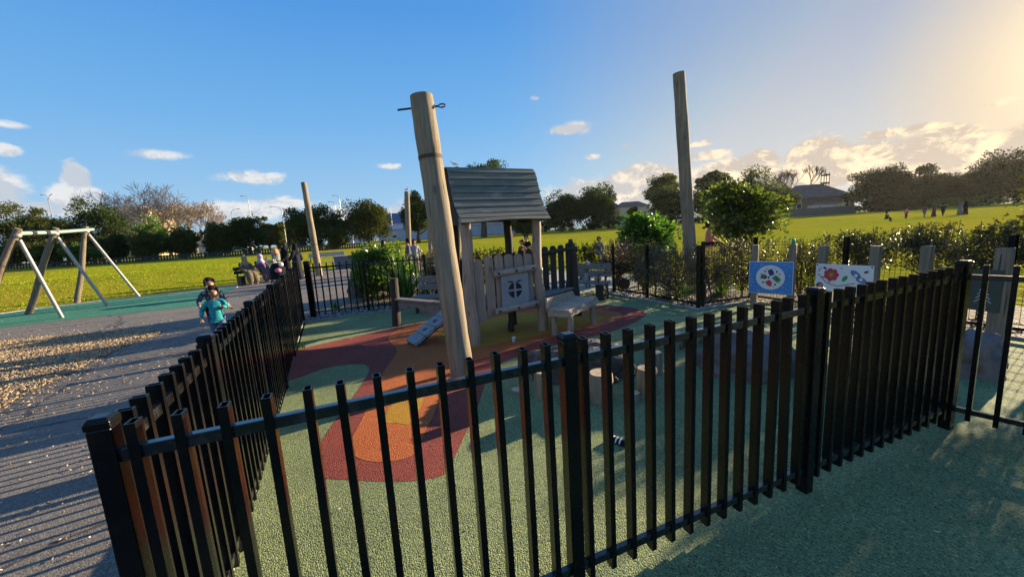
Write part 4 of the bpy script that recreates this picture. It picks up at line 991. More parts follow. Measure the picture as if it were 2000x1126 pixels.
c = V((.62, 8.6, 0)); gbg = thing('carry_bag', c, 'bright green bag standing behind the right post of the play hut', 'bag')
mb = MB(c); mb.loft([(c + ZV * .30, .10, .08, .03), (c + ZV * .48, .15, .11, .08), (c + ZV * .66, .13, .09, .10), (c + ZV * .78, .05, .04, .1)], 16); mb.build('bag_body', 'green_thing', gbg, smooth=True)
mb = MB(c); mb.box(c + ZV * .15, (.24, .2, .30)); mb.build('crate_under_bag', 'grey_box', gbg)
# picnic table and white cool box beside it
c = at(712, 517); c = V((c.x + .4, c.y + .6, 0)); tb = thing('picnic_table', c, 'low timber picnic table half hidden by the leafy bush', 'table')
for k in range(3):
    mb = MB(c); mb.box(c + V((0, -.2 + .2 * k, .72)), (1.3, .185, .04)); mb.build('top_plank', 'hut_wood_across', tb, bevel=.006)
for s_ in (-1, 1):
    mb = MB(c); mb.beam(c + V((s_ * .45, -.35, 0)), c + V((s_ * .45, .12, .70)), .06, .08); mb.beam(c + V((s_ * .46, .35, 0)), c + V((s_ * .46, -.12, .70)), .05, .08); mb.build('leg', 'hut_wood', tb)
c = at(713, 521); cb = thing('cool_box', c, 'pale blue and white cool box beside the leafy bush', 'cool box')
mb = MB(c); mb.box(c + ZV * .17, (.42, .3, .34)); mb.build('tub', 'pale_blue', cb, bevel=.02)
mb = MB(c); mb.box(c + ZV * .365, (.45, .33, .05)); mb.build('lid', 'white_plastic', cb, bevel=.012)
mb = MB(c); mb.tube([c + V((-.19, -.0, .36)), c + V((-.17, 0, .50)), c + V((.17, 0, .50)), c + V((.19, 0, .36))], .012, 6); mb.build('handle', 'black_matt', cb)
# bin stuffed with rubbish
c = at(541, 516); c = V((c.x, c.y, 0)); bn_ = thing('litter_bin', c, 'dark green litter bin heaped with orange-pink rubbish on the plaza edge', 'bin')
mb = MB(c); mb.tube([c, c + ZV * .85], [.27, .31], 18, cap=True); mb.build('drum', 'grey_box', bn_, smooth=True)
mb = MB(c); mb.tube([c + ZV * .83, c + ZV * .89], .34, 18); mb.build('rim', 'grey_box', bn_, smooth=True)
mb = MB(c); mb.loft([(c + ZV * .88, .27, .27, .06), (c + ZV * 1.02, .29, .27, .12), (c + ZV * 1.2, .22, .21, .16), (c + ZV * 1.28, .08, .08, .1)], 18); mb.build('rubbish_bag', 'orange_thing', bn_, smooth=True)
c = at(531, 520); bx = thing('cardboard_box', c, 'pale cardboard box on the ground beside the litter bin', 'box')
mb = MB(c); mb.box(c + ZV * .26, (.62, .45, .52)); mb.build('carton', 'pale_box', bx, bevel=.01)
mb = MB(c)
for s_ in (-1, 1): mb.beam(c + V((s_ * .31, 0, .525)), c + V((s_ * .44, 0, .60)), .44, .012, up=(0, 1, 0))
mb.build('flap', 'pale_box', bx)

# ------------------------------------------------------------------ people
def skin(name, nodes, edges, rootn, mat, parent, o, sub=2):
    names = list(nodes); ix = {n: i for i, n in enumerate(names)}
    me = bpy.data.meshes.new(name); me.from_pydata([tuple(V(nodes[n][0]) - o) for n in names], [(ix[a], ix[b]) for a, b in edges], [])
    me.materials.append(MATS[mat])
    ob = bpy.data.objects.new(name, me); COL.objects.link(ob); ob.parent = parent
    md = ob.modifiers.new('skin', 'SKIN'); md.use_smooth_shade = True; md.branch_smoothing = .6
    if not me.skin_vertices: me.attributes  # the layer comes with the modifier
    sv = me.skin_vertices[0].data
    for n in names:
        r = nodes[n][1]; sv[ix[n]].radius = (r, r) if not hasattr(r, '__len__') else r
        sv[ix[n]].use_root = (n == rootn)
    s_ = ob.modifiers.new('sub', 'SUBSURF'); s_.levels = sub; s_.render_levels = sub
    return ob
POSES = {
 'stand': dict(elL=(-.135, -.01, .63), wrL=(-.13, .05, .49), elR=(.135, -.01, .63), wrR=(.13, .05, .49), knL=(-.055, .01, .27), anL=(-.06, -.01, .04), knR=(.055, .01, .27), anR=(.06, -.01, .04)),
 'walk': dict(elL=(-.14, .05, .64), wrL=(-.13, .15, .53), elR=(.14, -.07, .64), wrR=(.14, -.10, .50), knL=(-.055, .07, .28), anL=(-.055, .13, .05), knR=(.055, .02, .27), anR=(.06, -.13, .07)),
 'run_a': dict(elL=(-.165, .00, .66), wrL=(-.08, .14, .70), elR=(.18, -.04, .65), wrR=(.20, .06, .52), knL=(-.06, .16, .34), anL=(-.06, .06, .14), knR=(.06, .02, .27), anR=(.06, -.10, .05)),
 'run_b': dict(elL=(-.155, -.02, .66), wrL=(-.20, .07, .54), elR=(.18, .02, .66), wrR=(.18, .12, .58), knL=(-.06, .03, .27), anL=(-.06, -.08, .05), knR=(.06, .16, .33), anR=(.06, .08, .12)),
 'sit': dict(elL=(-.14, .06, .63), wrL=(-.08, .19, .57), elR=(.14, .06, .63), wrR=(.08, .19, .57), knL=(-.07, .26, .50), anL=(-.07, .28, .26), knR=(.07, .26, .50), anR=(.07, .28, .26)),
 'armup': dict(elL=(-.15, .0, .90), wrL=(-.13, .05, 1.02), elR=(.135, -.01, .63), wrR=(.13, .05, .49), knL=(-.055, .01, .27), anL=(-.06, -.01, .04), knR=(.055, .01, .27), anR=(.06, -.01, .04)),
}
def person(label, base, yaw, H, pose='stand', top='grey_cloth', legs='denim', hk=1.0, cover=None, robe=None, hair='cap', group='park visitors', fine=False, lean=0.0, shoes='black_cloth', sit_drop=0.0):
    base = V(base); root = thing('person', base, label, 'person', group); o = base
    ux = V((math.cos(yaw), -math.sin(yaw), 0)); uy = V((math.sin(yaw), math.cos(yaw), 0))
    def w_(x, y, z): return base + ux * (x * H) + uy * ((y + lean * max(0, z - .5)) * H) + ZV * ((z - sit_drop) * H)
    P_ = POSES[pose]; hz = lambda z: .855 + (z - .855) * hk
    N = {}
    def put(n, x, y, z, r): N[n] = (w_(x, y, z), r * H)
    put('pelvis', 0, 0, .53, .078); put('belly', 0, .005, .61, .074); put('chest', 0, 0, .72, .082); put('neckb', 0, -.005, .80, .05); put('neck', 0, .005, .85, .032)
    put('jaw', 0, .022 * hk, hz(.885), .040 * hk); put('face', 0, .016 * hk, hz(.925), .056 * hk); put('crown', 0, .006 * hk, hz(.962), .046 * hk)
    E = [('pelvis', 'belly'), ('belly', 'chest'), ('chest', 'neckb'), ('neckb', 'neck'), ('neck', 'jaw'), ('jaw', 'face'), ('face', 'crown')]
    if fine:
        put('nose', 0, .074 * hk, hz(.915), .011 * hk); E.append(('face', 'nose'))
        for s_, sg in (('L', -1), ('R', 1)): put('ear' + s_, sg * .062 * hk, .0, hz(.922), .012 * hk); E.append(('face', 'ear' + s_))
    for s_, sg in (('L', -1), ('R', 1)):
        put('sh' + s_, sg * .10, -.005, .79, .040); el, wr, kn, an = (P_[k + s_] for k in ('el', 'wr', 'kn', 'an'))
        put('el' + s_, *el, .027); put('wr' + s_, *wr, .018)
        d = (V(wr) - V(el)).normalized(); pm = V(wr) + d * .032; put('pa' + s_, *pm, .020)
        put('hip' + s_, sg * .05, 0, .49, .060); put('kn' + s_, *kn, .040); put('an' + s_, *an, .025)
        toe = V(an) + V((0, .075, -.022)); put('toe' + s_, *toe, .021)
        E += [('chest', 'sh' + s_), ('sh' + s_, 'el' + s_), ('el' + s_, 'wr' + s_), ('wr' + s_, 'pa' + s_), ('pelvis', 'hip' + s_), ('hip' + s_, 'kn' + s_), ('kn' + s_, 'an' + s_), ('an' + s_, 'toe' + s_)]
        if fine:
            side = V((1, 0, 0)) - d * d.x; side.normalize()
            for i, (off, ln) in enumerate(((-.018, .042), (-.006, .05), (.006, .047), (.018, .038))):
                q = pm + d * .016 + side * off; q2 = q + d * ln * .55 + V((0, .006, 0)); q3 = q2 + d * ln * .4 + V((0, .014, 0))
                put(f'f{s_}{i}a', *q, .0075); put(f'f{s_}{i}b', *q2, .0065); put(f'f{s_}{i}c', *q3, .0055); E += [('pa' + s_, f'f{s_}{i}a'), (f'f{s_}{i}a', f'f{s_}{i}b'), (f'f{s_}{i}b', f'f{s_}{i}c')]
            q = pm - side * sg * .020 + d * .0; q2 = q - side * sg * .016 + d * .02
            put(f't{s_}a', *q, .008); put(f't{s_}b', *q2, .0065); E += [('pa' + s_, f't{s_}a'), (f't{s_}a', f't{s_}b')]
    sub = 2 if fine else 1
    skin('body', N, E, 'pelvis', 'skin', root, o, sub)
    def cloth(nm, keys, edges, mat, k, add, rn):
        M = {n: (N[n][0], N[n][1] * k.get(n[:2], k.get('*', 1.15)) + add * H) for n in keys}
        return skin(nm, M, edges, rn, mat, root, o, sub)
    if robe is None:
        N['hem'] = (w_(0, .01, .46), .088 * H); arm = [('hem', 'pelvis')]; ks = ['hem', 'pelvis', 'belly', 'chest', 'neckb']
        for s_ in 'LR':
            M2 = N['el' + s_][0].lerp(N['wr' + s_][0], .85); N['cu' + s_] = (M2, .020 * H)
            arm += [('chest', 'sh' + s_), ('sh' + s_, 'el' + s_), ('el' + s_, 'cu' + s_)]; ks += ['sh' + s_, 'el' + s_, 'cu' + s_]
        cloth('top', ks, [('pelvis', 'belly'), ('belly', 'chest'), ('chest', 'neckb')] + arm, top, {'*': 1.16, 'pe': 1.2}, .006, 'pelvis')
        lg = []; ks = ['pelvis']
        for s_ in 'LR': lg += [('pelvis', 'hip' + s_), ('hip' + s_, 'kn' + s_), ('kn' + s_, 'an' + s_)]; ks += ['hip' + s_, 'kn' + s_, 'an' + s_]
        cloth('trousers', ks, lg, legs, {'*': 1.14, 'pe': .98}, .004, 'pelvis')
    else:
        if pose in ('sit',):
            ks = ['pelvis', 'belly', 'chest', 'neckb']; arm = []
            for s_ in 'LR':
                arm += [('chest', 'sh' + s_), ('sh' + s_, 'el' + s_), ('el' + s_, 'wr' + s_), ('pelvis', 'kn' + s_), ('kn' + s_, 'an' + s_)]; ks += ['sh' + s_, 'el' + s_, 'wr' + s_, 'kn' + s_, 'an' + s_]
            cloth('robe', ks, [('pelvis', 'belly'), ('belly', 'chest'), ('chest', 'neckb')] + arm, robe, {'*': 1.35, 'kn': 2.4, 'an': 2.6, 'wr': 1.5}, .010, 'pelvis')
        else:
            mb = MB(o); secs = []
            for z, rx, ry, fo in ((.01, .165, .15, .10), (.12, .15, .135, .10), (.30, .13, .115, .09), (.48, .125, .105, .06), (.60, .12, .098, .05), (.72, .13, .09, .04), (.79, .125, .075, .03), (.83, .06, .05, 0)): secs.append((w_(0, 0, z), rx * H, ry * H, fo, ux, uy))
            mb.loft(secs, 28)
            mb.build('robe', robe, root, smooth=True, auto=False)
            ks = []; arm = []
            for s_ in 'LR': arm = [('sh' + s_, 'el' + s_), ('el' + s_, 'wr' + s_)]; M = {n: (N[n][0], N[n][1] * 1.5 + .012 * H) for n in ('sh' + s_, 'el' + s_, 'wr' + s_)}; skin('sleeve', M, arm, 'sh' + s_, robe, root, o, 1)
    if pose != 'sit' or robe is None:
        for s_ in 'LR':
            mb = MB(o); a, t_ = N['an' + s_][0], N['toe' + s_][0]; d = (t_ - a); d.z = 0
            if d.length < 1e-5: d = uy.copy()
            d.normalize(); c = a.lerp(t_, .55) - ZV * .006 * H; lat = V((d.y, -d.x, 0))
            mb.ball(c, (.030 * H, .068 * H, .028 * H), 10, 7, ax=(lat, d, ZV)); mb.build('shoe', shoes, root, smooth=True)
    hc = w_(0, .008 * hk, hz(.930))
    if cover:
        mb = MB(o); secs = [(w_(0, -.02, .70), .125 * H, .085 * H, .05, ux, uy), (w_(0, -.01, .79), .10 * H, .08 * H, .05, ux, uy), (w_(0, -.006, .85), .062 * hk * H, .066 * hk * H, .03, ux, uy), (w_(0, -.012 * hk, hz(.905)), .066 * hk * H, .062 * hk * H, .02, ux, uy), (w_(0, -.010 * hk, hz(.955)), .064 * hk * H, .066 * hk * H, .01, ux, uy), (w_(0, -.008, hz(.99)), .045 * hk * H, .05 * hk * H, 0, ux, uy), (w_(0, -.008, hz(1.008)), .012 * hk * H, .012 * hk * H, 0, ux, uy)]
        mb.loft(secs, 20); mb.build('headscarf', cover, root, smooth=True, auto=False)
    else:
        mb = MB(o); mb.ball(w_(0, -.024 * hk, hz(.958)), (.063 * hk * H, .060 * hk * H, .052 * hk * H), 16, 10, ax=(ux, uy, ZV))
        mb.ball(w_(0, -.034 * hk, hz(.915)), (.066 * hk * H, .046 * hk * H, .062 * hk * H), 14, 10, ax=(ux, uy, ZV))
        for sg in (-1, 1): mb.ball(w_(sg * .052 * hk, .010 * hk, hz(.945)), (.016 * hk * H, .036 * hk * H, .040 * hk * H), 10, 8, ax=(ux, uy, ZV))
        if hair == 'long': mb.loft([(w_(0, -.03 * hk, hz(.95)), .055 * hk * H, .05 * hk * H, .03, ux, uy), (w_(0, -.045 * hk, hz(.88)), .055 * hk * H, .035 * hk * H, .06, ux, uy), (w_(0, -.05, hz(.80)), .03 * H, .02 * H, .06, ux, uy)], 14)
        if hair == 'bun': mb.ball(w_(.045 * hk, -.045 * hk, hz(.975)), .032 * hk * H, 10, 7)
        mb.build('hair', 'hair', root, smooth=True)
        if hair == 'bun':
            mb = MB(o); mb.ball(w_(.05 * hk, -.02 * hk, hz(.985)), .020 * hk * H, 10, 7); mb.build('hair_tie', 'lilac_cloth', root, smooth=True)
    if fine:
        for sg in (-1, 1):
            mb = MB(o); mb.ball(w_(sg * .023 * hk, .066 * hk, hz(.932)), (.0095 * hk * H, .006 * hk * H, .006 * hk * H), 8, 6, ax=(ux, uy, ZV)); mb.build('eye', 'hair', root, smooth=True)
            mb = MB(o); mb.ball(w_(sg * .023 * hk, .066 * hk, hz(.947)), (.014 * hk * H, .005 * hk * H, .003 * hk * H), 8, 5, ax=(ux, uy, ZV)); mb.build('eyebrow', 'hair', root, smooth=True)
        mb = MB(o); mb.ball(w_(0, .060 * hk, hz(.888)), (.017 * hk * H, .006 * hk * H, .005 * hk * H), 8, 6, ax=(ux, uy, ZV)); mb.build('mouth', 'maroon_cloth', root, smooth=True)
    return root
RG = 'children running on the path'
k1 = at(434, 677); person('small child in a teal top and jeans running towards the camera beside the fence', k1, R(140), .97, 'run_a', 'teal_cloth', 'denim', hk=1.28, hair='bun', group=RG, fine=True, lean=.10)
k2 = at(428, 660); person('taller child in a dark patterned top running behind the child in teal', k2, R(138), 1.07, 'run_b', 'pattern_cloth', 'black_cloth', hk=1.16, hair='long', group=RG, fine=True)
# seated pair on the bench by the grass
sb = at(500, 553); bench('dark bench on the plaza edge carrying two seated women', (sb.x, sb.y, 0), R(62), 1.35, 'timber_black', block=True)
f = V((math.sin(R(118)), math.cos(R(118)), 0)); sdv = V((f.y, -f.x, 0))
person('seated woman in a tan headscarf and khaki wrap on the dark bench', V((sb.x, sb.y, 0)) + sdv * .32 + f * .02, R(118), 1.58, 'sit', robe='khaki_cloth', cover='tan_cloth', group='people sitting around the plaza', sit_drop=.22)
person('seated woman in a lilac headscarf and plum robe on the dark bench', V((sb.x, sb.y, 0)) - sdv * .32 + f * .02, R(118), 1.58, 'sit', robe='plum_cloth', cover='lilac_cloth', group='people sitting around the plaza', sit_drop=.22)
b_ = at(524, 541); sbag = thing('shopping_bag', b_, 'black bag standing open on the ground beside the seated women', 'bag')
mb = MB(b_); mb.loft([(b_ + ZV * .01, .24, .16, .03), (b_ + ZV * .30, .26, .18, .05), (b_ + ZV * .52, .30, .12, .05)], 16); mb.build('bag_body', 'black_cloth', sbag, smooth=True)
mb = MB(b_); mb.tube([b_ + V((-.15, .0, .5)), b_ + V((-.1, 0, .68)), b_ + V((.1, 0, .68)), b_ + V((.15, 0, .5))], .014, 6); mb.build('handle', 'black_cloth', sbag)
q = at(562, 541); person('woman in a black robe with her back turned, left of a standing pair', q, R(200), 1.62, 'walk', robe='black_cloth', cover='black_cloth', group='women in black robes')
q = at(584, 545); person('woman in a black robe facing left, right of a standing pair', q, R(262), 1.60, 'walk', robe='navy_cloth', cover='black_cloth', group='women in black robes')
# pushchair by the corner of the fence
q = at(548, 566); st = thing('pushchair', q, 'black pushchair with a pink blanket and a white helmet-like ball behind the left fence', 'pushchair'); f = V((.6, -.8, 0)); s_ = V((.8, .6, 0)); ax = (s_, f, ZV)
mb = MB(q); mb.loft([(q + f * .1 + ZV * .40, .20, .26, 0, s_, f), (q + f * .05 + ZV * .55, .24, .30, .02, s_, f), (q - f * .05 + ZV * .75, .24, .22, .02, s_, f)], 16); mb.build('seat', 'black_cloth', st, smooth=True)
mb = MB(q); mb.ball(q - f * .15 + ZV * .78, (.20, .22, .19), 16, 10, ax=ax); mb.build('hood', 'black_cloth', st, smooth=True)
mb = MB(q); mb.ball(q + f * .18 + ZV * .70, (.11, .16, .08), 12, 8, ax=ax); mb.build('blanket', 'pink_cloth', st, smooth=True)
mb = MB(q); mb.ball(q + f * .1 + s_ * .12 + ZV * .90, .075, 12, 8); mb.build('ball', 'white_plastic', st, smooth=True)
for a in (-1, 1):
    mb = MB(q); mb.tube([q + s_ * a * .24 + f * .28 + ZV * .12, q + s_ * a * .22 - ZV * -.45, q + s_ * a * .22 - f * .45 + ZV * 1.0], .016, 8); mb.tube([q + s_ * a * .24 - f * .28 + ZV * .12, q + s_ * a * .22 + f * .05 + ZV * .45], .016, 8); mb.build('frame', 'black_matt', st)
    for b in (-.28, .28):
        mb = MB(q); mb.tube([q + s_ * (a * .24 - .02) + f * b + ZV * .11, q + s_ * (a * .24 + .02) + f * b + ZV * .11], .11, 14); mb.build('wheel', 'tyre', st, smooth=True)
mb = MB(q); mb.tube([q - s_ * .22 - f * .45 + ZV * 1.0, q + s_ * .22 - f * .45 + ZV * 1.0], .018, 8); mb.build('handle', 'black_matt', st)
SG = 'people sitting around the plaza'
def gpt(px, py, D): p = atD(px, py, D); return V((p.x, p.y, 0))
person('man in a dark vest and pale lap blanket seated behind the leafy bush', gpt(786, 560, 15.5), R(190), 1.62, 'sit', 'maroon_cloth', 'white_cloth', group=SG, sit_drop=.20)
person('person in a checked dark shirt standing right of the man with the pale blanket', gpt(804, 560, 16.8), R(250), 1.52, 'stand', 'pattern_cloth', 'grey_cloth', group=SG)
person('person with long dark hair and checked top at the foot of the distant gull pole', gpt(817, 560, 17.2), R(150), 1.46, 'stand', 'check_cloth', 'tan_cloth', hair='long', group=SG)
person('person in a black headscarf just showing above the left side of the leafy bush', gpt(758, 560, 18.0), R(120), 1.50, 'stand', robe='black_cloth', cover='navy_cloth', group=SG)
person('child in a maroon top seen through the play hut opening', gpt(1024, 560, 15.0), R(215), 1.18, 'stand', 'maroon_cloth', 'black_cloth', hk=1.15, hair='long', group=SG)
person('child in black close behind the child in maroon, seen through the play hut', gpt(1033, 560, 16.5), R(190), 1.34, 'stand', 'black_cloth', 'black_cloth', hk=1.12, group=SG)
person('person in pink with one arm raised behind the rear post of the play hut', gpt(999, 560, 24.0), R(180), 1.45, 'armup', 'pink_cloth', 'grey_cloth', group=SG)
person('small child with dark hair low beside the rear post of the play hut', gpt(1004, 560, 15.0), R(200), .92, 'stand', 'plum_cloth', 'black_cloth', hk=1.25, group=SG)
person('person in black seated on the grass beside the bright leafy bush', gpt(1305, 560, 14.0), R(250), 1.52, 'sit', 'black_cloth', 'black_cloth', group=SG, sit_drop=.02)
person('person in a pink top on the grass left of the round bushy tree', gpt(1383, 560, 13.0), R(110), 1.50, 'sit', 'pink_cloth', 'black_cloth', group=SG, sit_drop=.0)
person('person in grey far behind the bush left of the purple shrub', gpt(1172, 560, 17.0), R(180), 1.36, 'sit', 'grey_cloth', 'grey_cloth', group=SG, sit_drop=.2)
FGp = 'people crossing the field'
def fp(px, D=44.5): p = atD(px, 428, D); return V((p.x, p.y, terrain(p.x, p.y)))
person('person in pink standing alone on the field, leftmost of those crossing it', fp(1769), R(90), 1.30, 'stand', 'pink_cloth', 'maroon_cloth', group=FGp)
person('striding person in dark top and pale trousers on the field', fp(1804), R(80), 1.50, 'walk', 'plum_cloth', 'grey_cloth', group=FGp)
person('person in a long maroon dress on the field between two walkers', fp(1823), R(95), 1.42, 'walk', robe='maroon_cloth', cover='plum_cloth', group=FGp)
person('walker in dark clothes with legs wide apart on the field', fp(1840), R(75), 1.52, 'walk', 'black_cloth', 'navy_cloth', group=FGp)
person('person in a long grey robe on the field, walking beside one in black', fp(1873), R(90), 1.50, 'walk', robe='grey_cloth', cover='grey_cloth', group=FGp)
person('person in a long black robe on the field, rightmost of those crossing it', fp(1884), R(90), 1.52, 'walk', robe='black_cloth', cover='black_cloth', group=FGp)
q = fp(1731, 40); person('person sitting low on the field beyond the hedge', q, R(100), 1.35, 'sit', 'navy_cloth', 'black_cloth', group=FGp, sit_drop=.22)
# pram parked beyond the purple shrub
q = gpt(1238, 560, 9.6); pr = thing('pram', q, 'dark pram parked on the grass behind the purple shrub', 'pram')
mb = MB(q); mb.loft([(q + ZV * .42, .34, .20, 0), (q + ZV * .62, .44, .26, 0), (q + ZV * .66, .44, .26, 0)], 16); mb.build('carrycot', 'black_cloth', pr, smooth=True)
for a in (-.30, .30):
    for b in (-.2, .2):
        mb = MB(q); mb.tube([q + V((a, b - .02, .14)), q + V((a, b + .02, .14))], .14, 16); mb.build('wheel', 'tyre', pr, smooth=True)
mb = MB(q); mb.tube([q + V((-.30, -.2, .14)), q + V((.30, -.2, .60))], .015, 6); mb.tube([q + V((.30, -.2, .14)), q + V((-.36, -.2, .62)), q + V((-.62, -.2, .98))], .015, 6); mb.tube([q + V((-.62, -.2, .98)), q + V((-.62, .2, .98))], .015, 6); mb.build('frame', 'black_matt', pr)

# ------------------------------------------------------------------ plants
RNG = np.random.default_rng(5)
def leaf_object(name, P_, D_, L, Wd, mat, parent, o, fold=.25, jitter=.35):
    """one diamond-shaped leaf per point P_, growing along D_"""
    n = len(P_); P_ = np.asarray(P_, float); D_ = np.asarray(D_, float)
    D_ = D_ / (np.linalg.norm(D_, axis=1, keepdims=True) + 1e-9)
    A = RNG.normal(size=(n, 3)); Sd = np.cross(D_, A); Sd /= np.linalg.norm(Sd, axis=1, keepdims=True) + 1e-9
    Nn = np.cross(D_, Sd)
    Ls = (L * (1 + jitter * RNG.uniform(-1, 1, n)))[:, None]; Ws = Ls * (Wd / L) * .5
    v0 = P_; v2 = P_ + D_ * Ls; md = P_ + D_ * Ls * .45 - Nn * Ws * fold
    v1 = md + Sd * Ws; v3 = md - Sd * Ws
    vs = np.stack([v0, v1, v2, v3], 1).reshape(-1, 3) - np.array(o)
    me = bpy.data.meshes.new(name); me.vertices.add(4 * n); me.vertices.foreach_set('co', vs.ravel())
    me.loops.add(4 * n); me.loops.foreach_set('vertex_index', np.arange(4 * n, dtype=np.int32))
    me.polygons.add(n); me.polygons.foreach_set('loop_start', np.arange(0, 4 * n, 4, dtype=np.int32))
    me.polygons.foreach_set('use_smooth', np.zeros(n, bool)); me.update(calc_edges=True)
    me.materials.append(MATS[mat]); ob = bpy.data.objects.new(name, me); COL.objects.link(ob)
    if parent is not None: ob.parent = parent
    else: ob.location = o
    return ob
def crown_points(c, rad, K, M, cl, lobes=.28, low=-.75, shell=(.45, 1.0)):
    """clumps spread through an uneven ellipsoid; returns points, growth directions and clump centres"""
    sd_ = RNG.uniform(0, 50); pts = []; dirs = []; cen = []
    while len(cen) < K:
        d = RNG.normal(size=3); d /= np.linalg.norm(d)
        if d[2] < low: continue
        s_ = 1 + lobes * 2.0 * noise.noise(V((d[0] * 1.9 + sd_, d[1] * 1.9, d[2] * 1.9)))
        r = RNG.uniform(*shell) ** .6 * s_
        cen.append(np.array([d[0] * rad[0], d[1] * rad[1], d[2] * rad[2]]) * r)
    cen = np.array(cen); 
    for q in cen:
        e = RNG.normal(size=(M, 3)); e = e / (np.linalg.norm(e, axis=1, keepdims=True) + 1e-9) * (RNG.uniform(0, 1, (M, 1)) ** .45) * (cl * 1.65 * RNG.uniform(.65, 1.3)) * np.array([1, 1, .72]); pts.append(q + e)
        dd = e / (cl + 1e-9) * .7 + q / (np.linalg.norm(q) + 1e-9) * .5 + RNG.normal(size=(M, 3)) * .6 + np.array([0, 0, .15]); dirs.append(dd)
    return np.concatenate(pts) + np.array(c), np.concatenate(dirs), cen + np.array(c)
def tree(label, base, H, cw_, ch, mat='leaf_dark', K=60, M=60, leaf=.45, tr=None, name='tree', cat='tree', group=None, lobes=.3, bark='bark', trunk_top=None, stems=1, low=-.75, cl=None, aspect=.5, depth=None, lean=(0, 0), forks=7):
    base = V(base); root = thing(name, base, label, cat, group); rx = cw_ / 2; rz = ch / 2; ry = (depth or cw_ * .85) / 2
    c = base + V((lean[0], lean[1], H - rz * .95)); tr = tr or H * .035
    P_, D_, cen = crown_points(c, (rx * .86, ry * .86, rz * .86), K, M, cl or min(rx, rz) * .30, lobes, low)
    keep = P_[:, 2] > base.z + .03; 
    leaf_object('crown', P_[keep], D_[keep], leaf, leaf * aspect, mat, root, base)
    mb = MB(base); fork = base + V((lean[0] * .5, lean[1] * .5, max(.12 * H, (H - ch) * .9)))
    for s_ in range(stems):
        off = V((0, 0, 0)) if stems == 1 else V((RNG.uniform(-1, 1), RNG.uniform(-1, 1), 0)) * cw_ * .10
        f2 = fork + off * 1.8; mb.tube([base + off - ZV * .05, base.lerp(f2, .5) + off * .3 + V((RNG.uniform(-1, 1), 0, 0)) * tr * .6, f2], [tr * 1.25, tr, tr * .8], 8)
        for i in range(forks):
            q = V(cen[RNG.integers(0, len(cen))]); mid = f2.lerp(q, .5) + V((0, 0, -.06 * H)); mb.tube([f2 - ZV * tr * .3, mid, q], [tr * .5, tr * .3, tr * .08], 6)
    mb.build('trunk', bark, root, smooth=True)
    return root
def bare_tree(label, base, H, spread, mat='bark_pale', depth=6, r0=None, name='bare_tree', seed=1, group='leafless trees', up=.35, rmin=.02, stems=1, twig_leaf=None):
    base = V(base); root = thing(name, base, label, 'tree', group); rnd = random.Random(seed); mb = MB(base); mt = MB(base); tips = []
    r0 = r0 or H * .024
    def grow(p, d, L, r, k):
        q = p + d * L; mid = p.lerp(q, .5) + V((rnd.uniform(-1, 1), rnd.uniform(-1, 1), rnd.uniform(-.5, .5))) * L * .07
        (mb if k > 2 else mt).tube([p, mid, q], [r, r * .85, max(rmin * .7, r * .7)], 5 if k > 3 else 3, cap=False)
        if k == 0: tips.append(q); return
        for i in range(rnd.choice((2, 3, 3)) if k > 1 else 4):
            a = V((rnd.gauss(0, 1), rnd.gauss(0, 1), rnd.gauss(0, .6))).normalized(); dd = (d * .95 + a * spread + ZV * up * .35).normalized()
            grow(q if i else p.lerp(q, .82), dd, L * rnd.uniform(.72, .92), max(rmin, r * .62), k - 1)
    for s_ in range(stems):
        d0 = V((rnd.uniform(-.3, .3) * (stems > 1), rnd.uniform(-.3, .3) * (stems > 1), 1)).normalized()
        grow(base - ZV * .1, d0, H * .22, r0, depth)
    mb.build('trunk', mat, root, smooth=True); mt.build('twigs', mat, root, smooth=True)
    if twig_leaf:
        T = np.array([tuple(t_) for t_ in tips]); T = np.repeat(T, 2, 0) + RNG.normal(size=(len(T) * 2, 3)) * H * .02
        leaf_object('dead_leaves', T, RNG.normal(size=T.shape), H * .028, H * .014, twig_leaf, root, base)
    return root
HG = 'glossy leaved hedge shrubs along the wire fence'
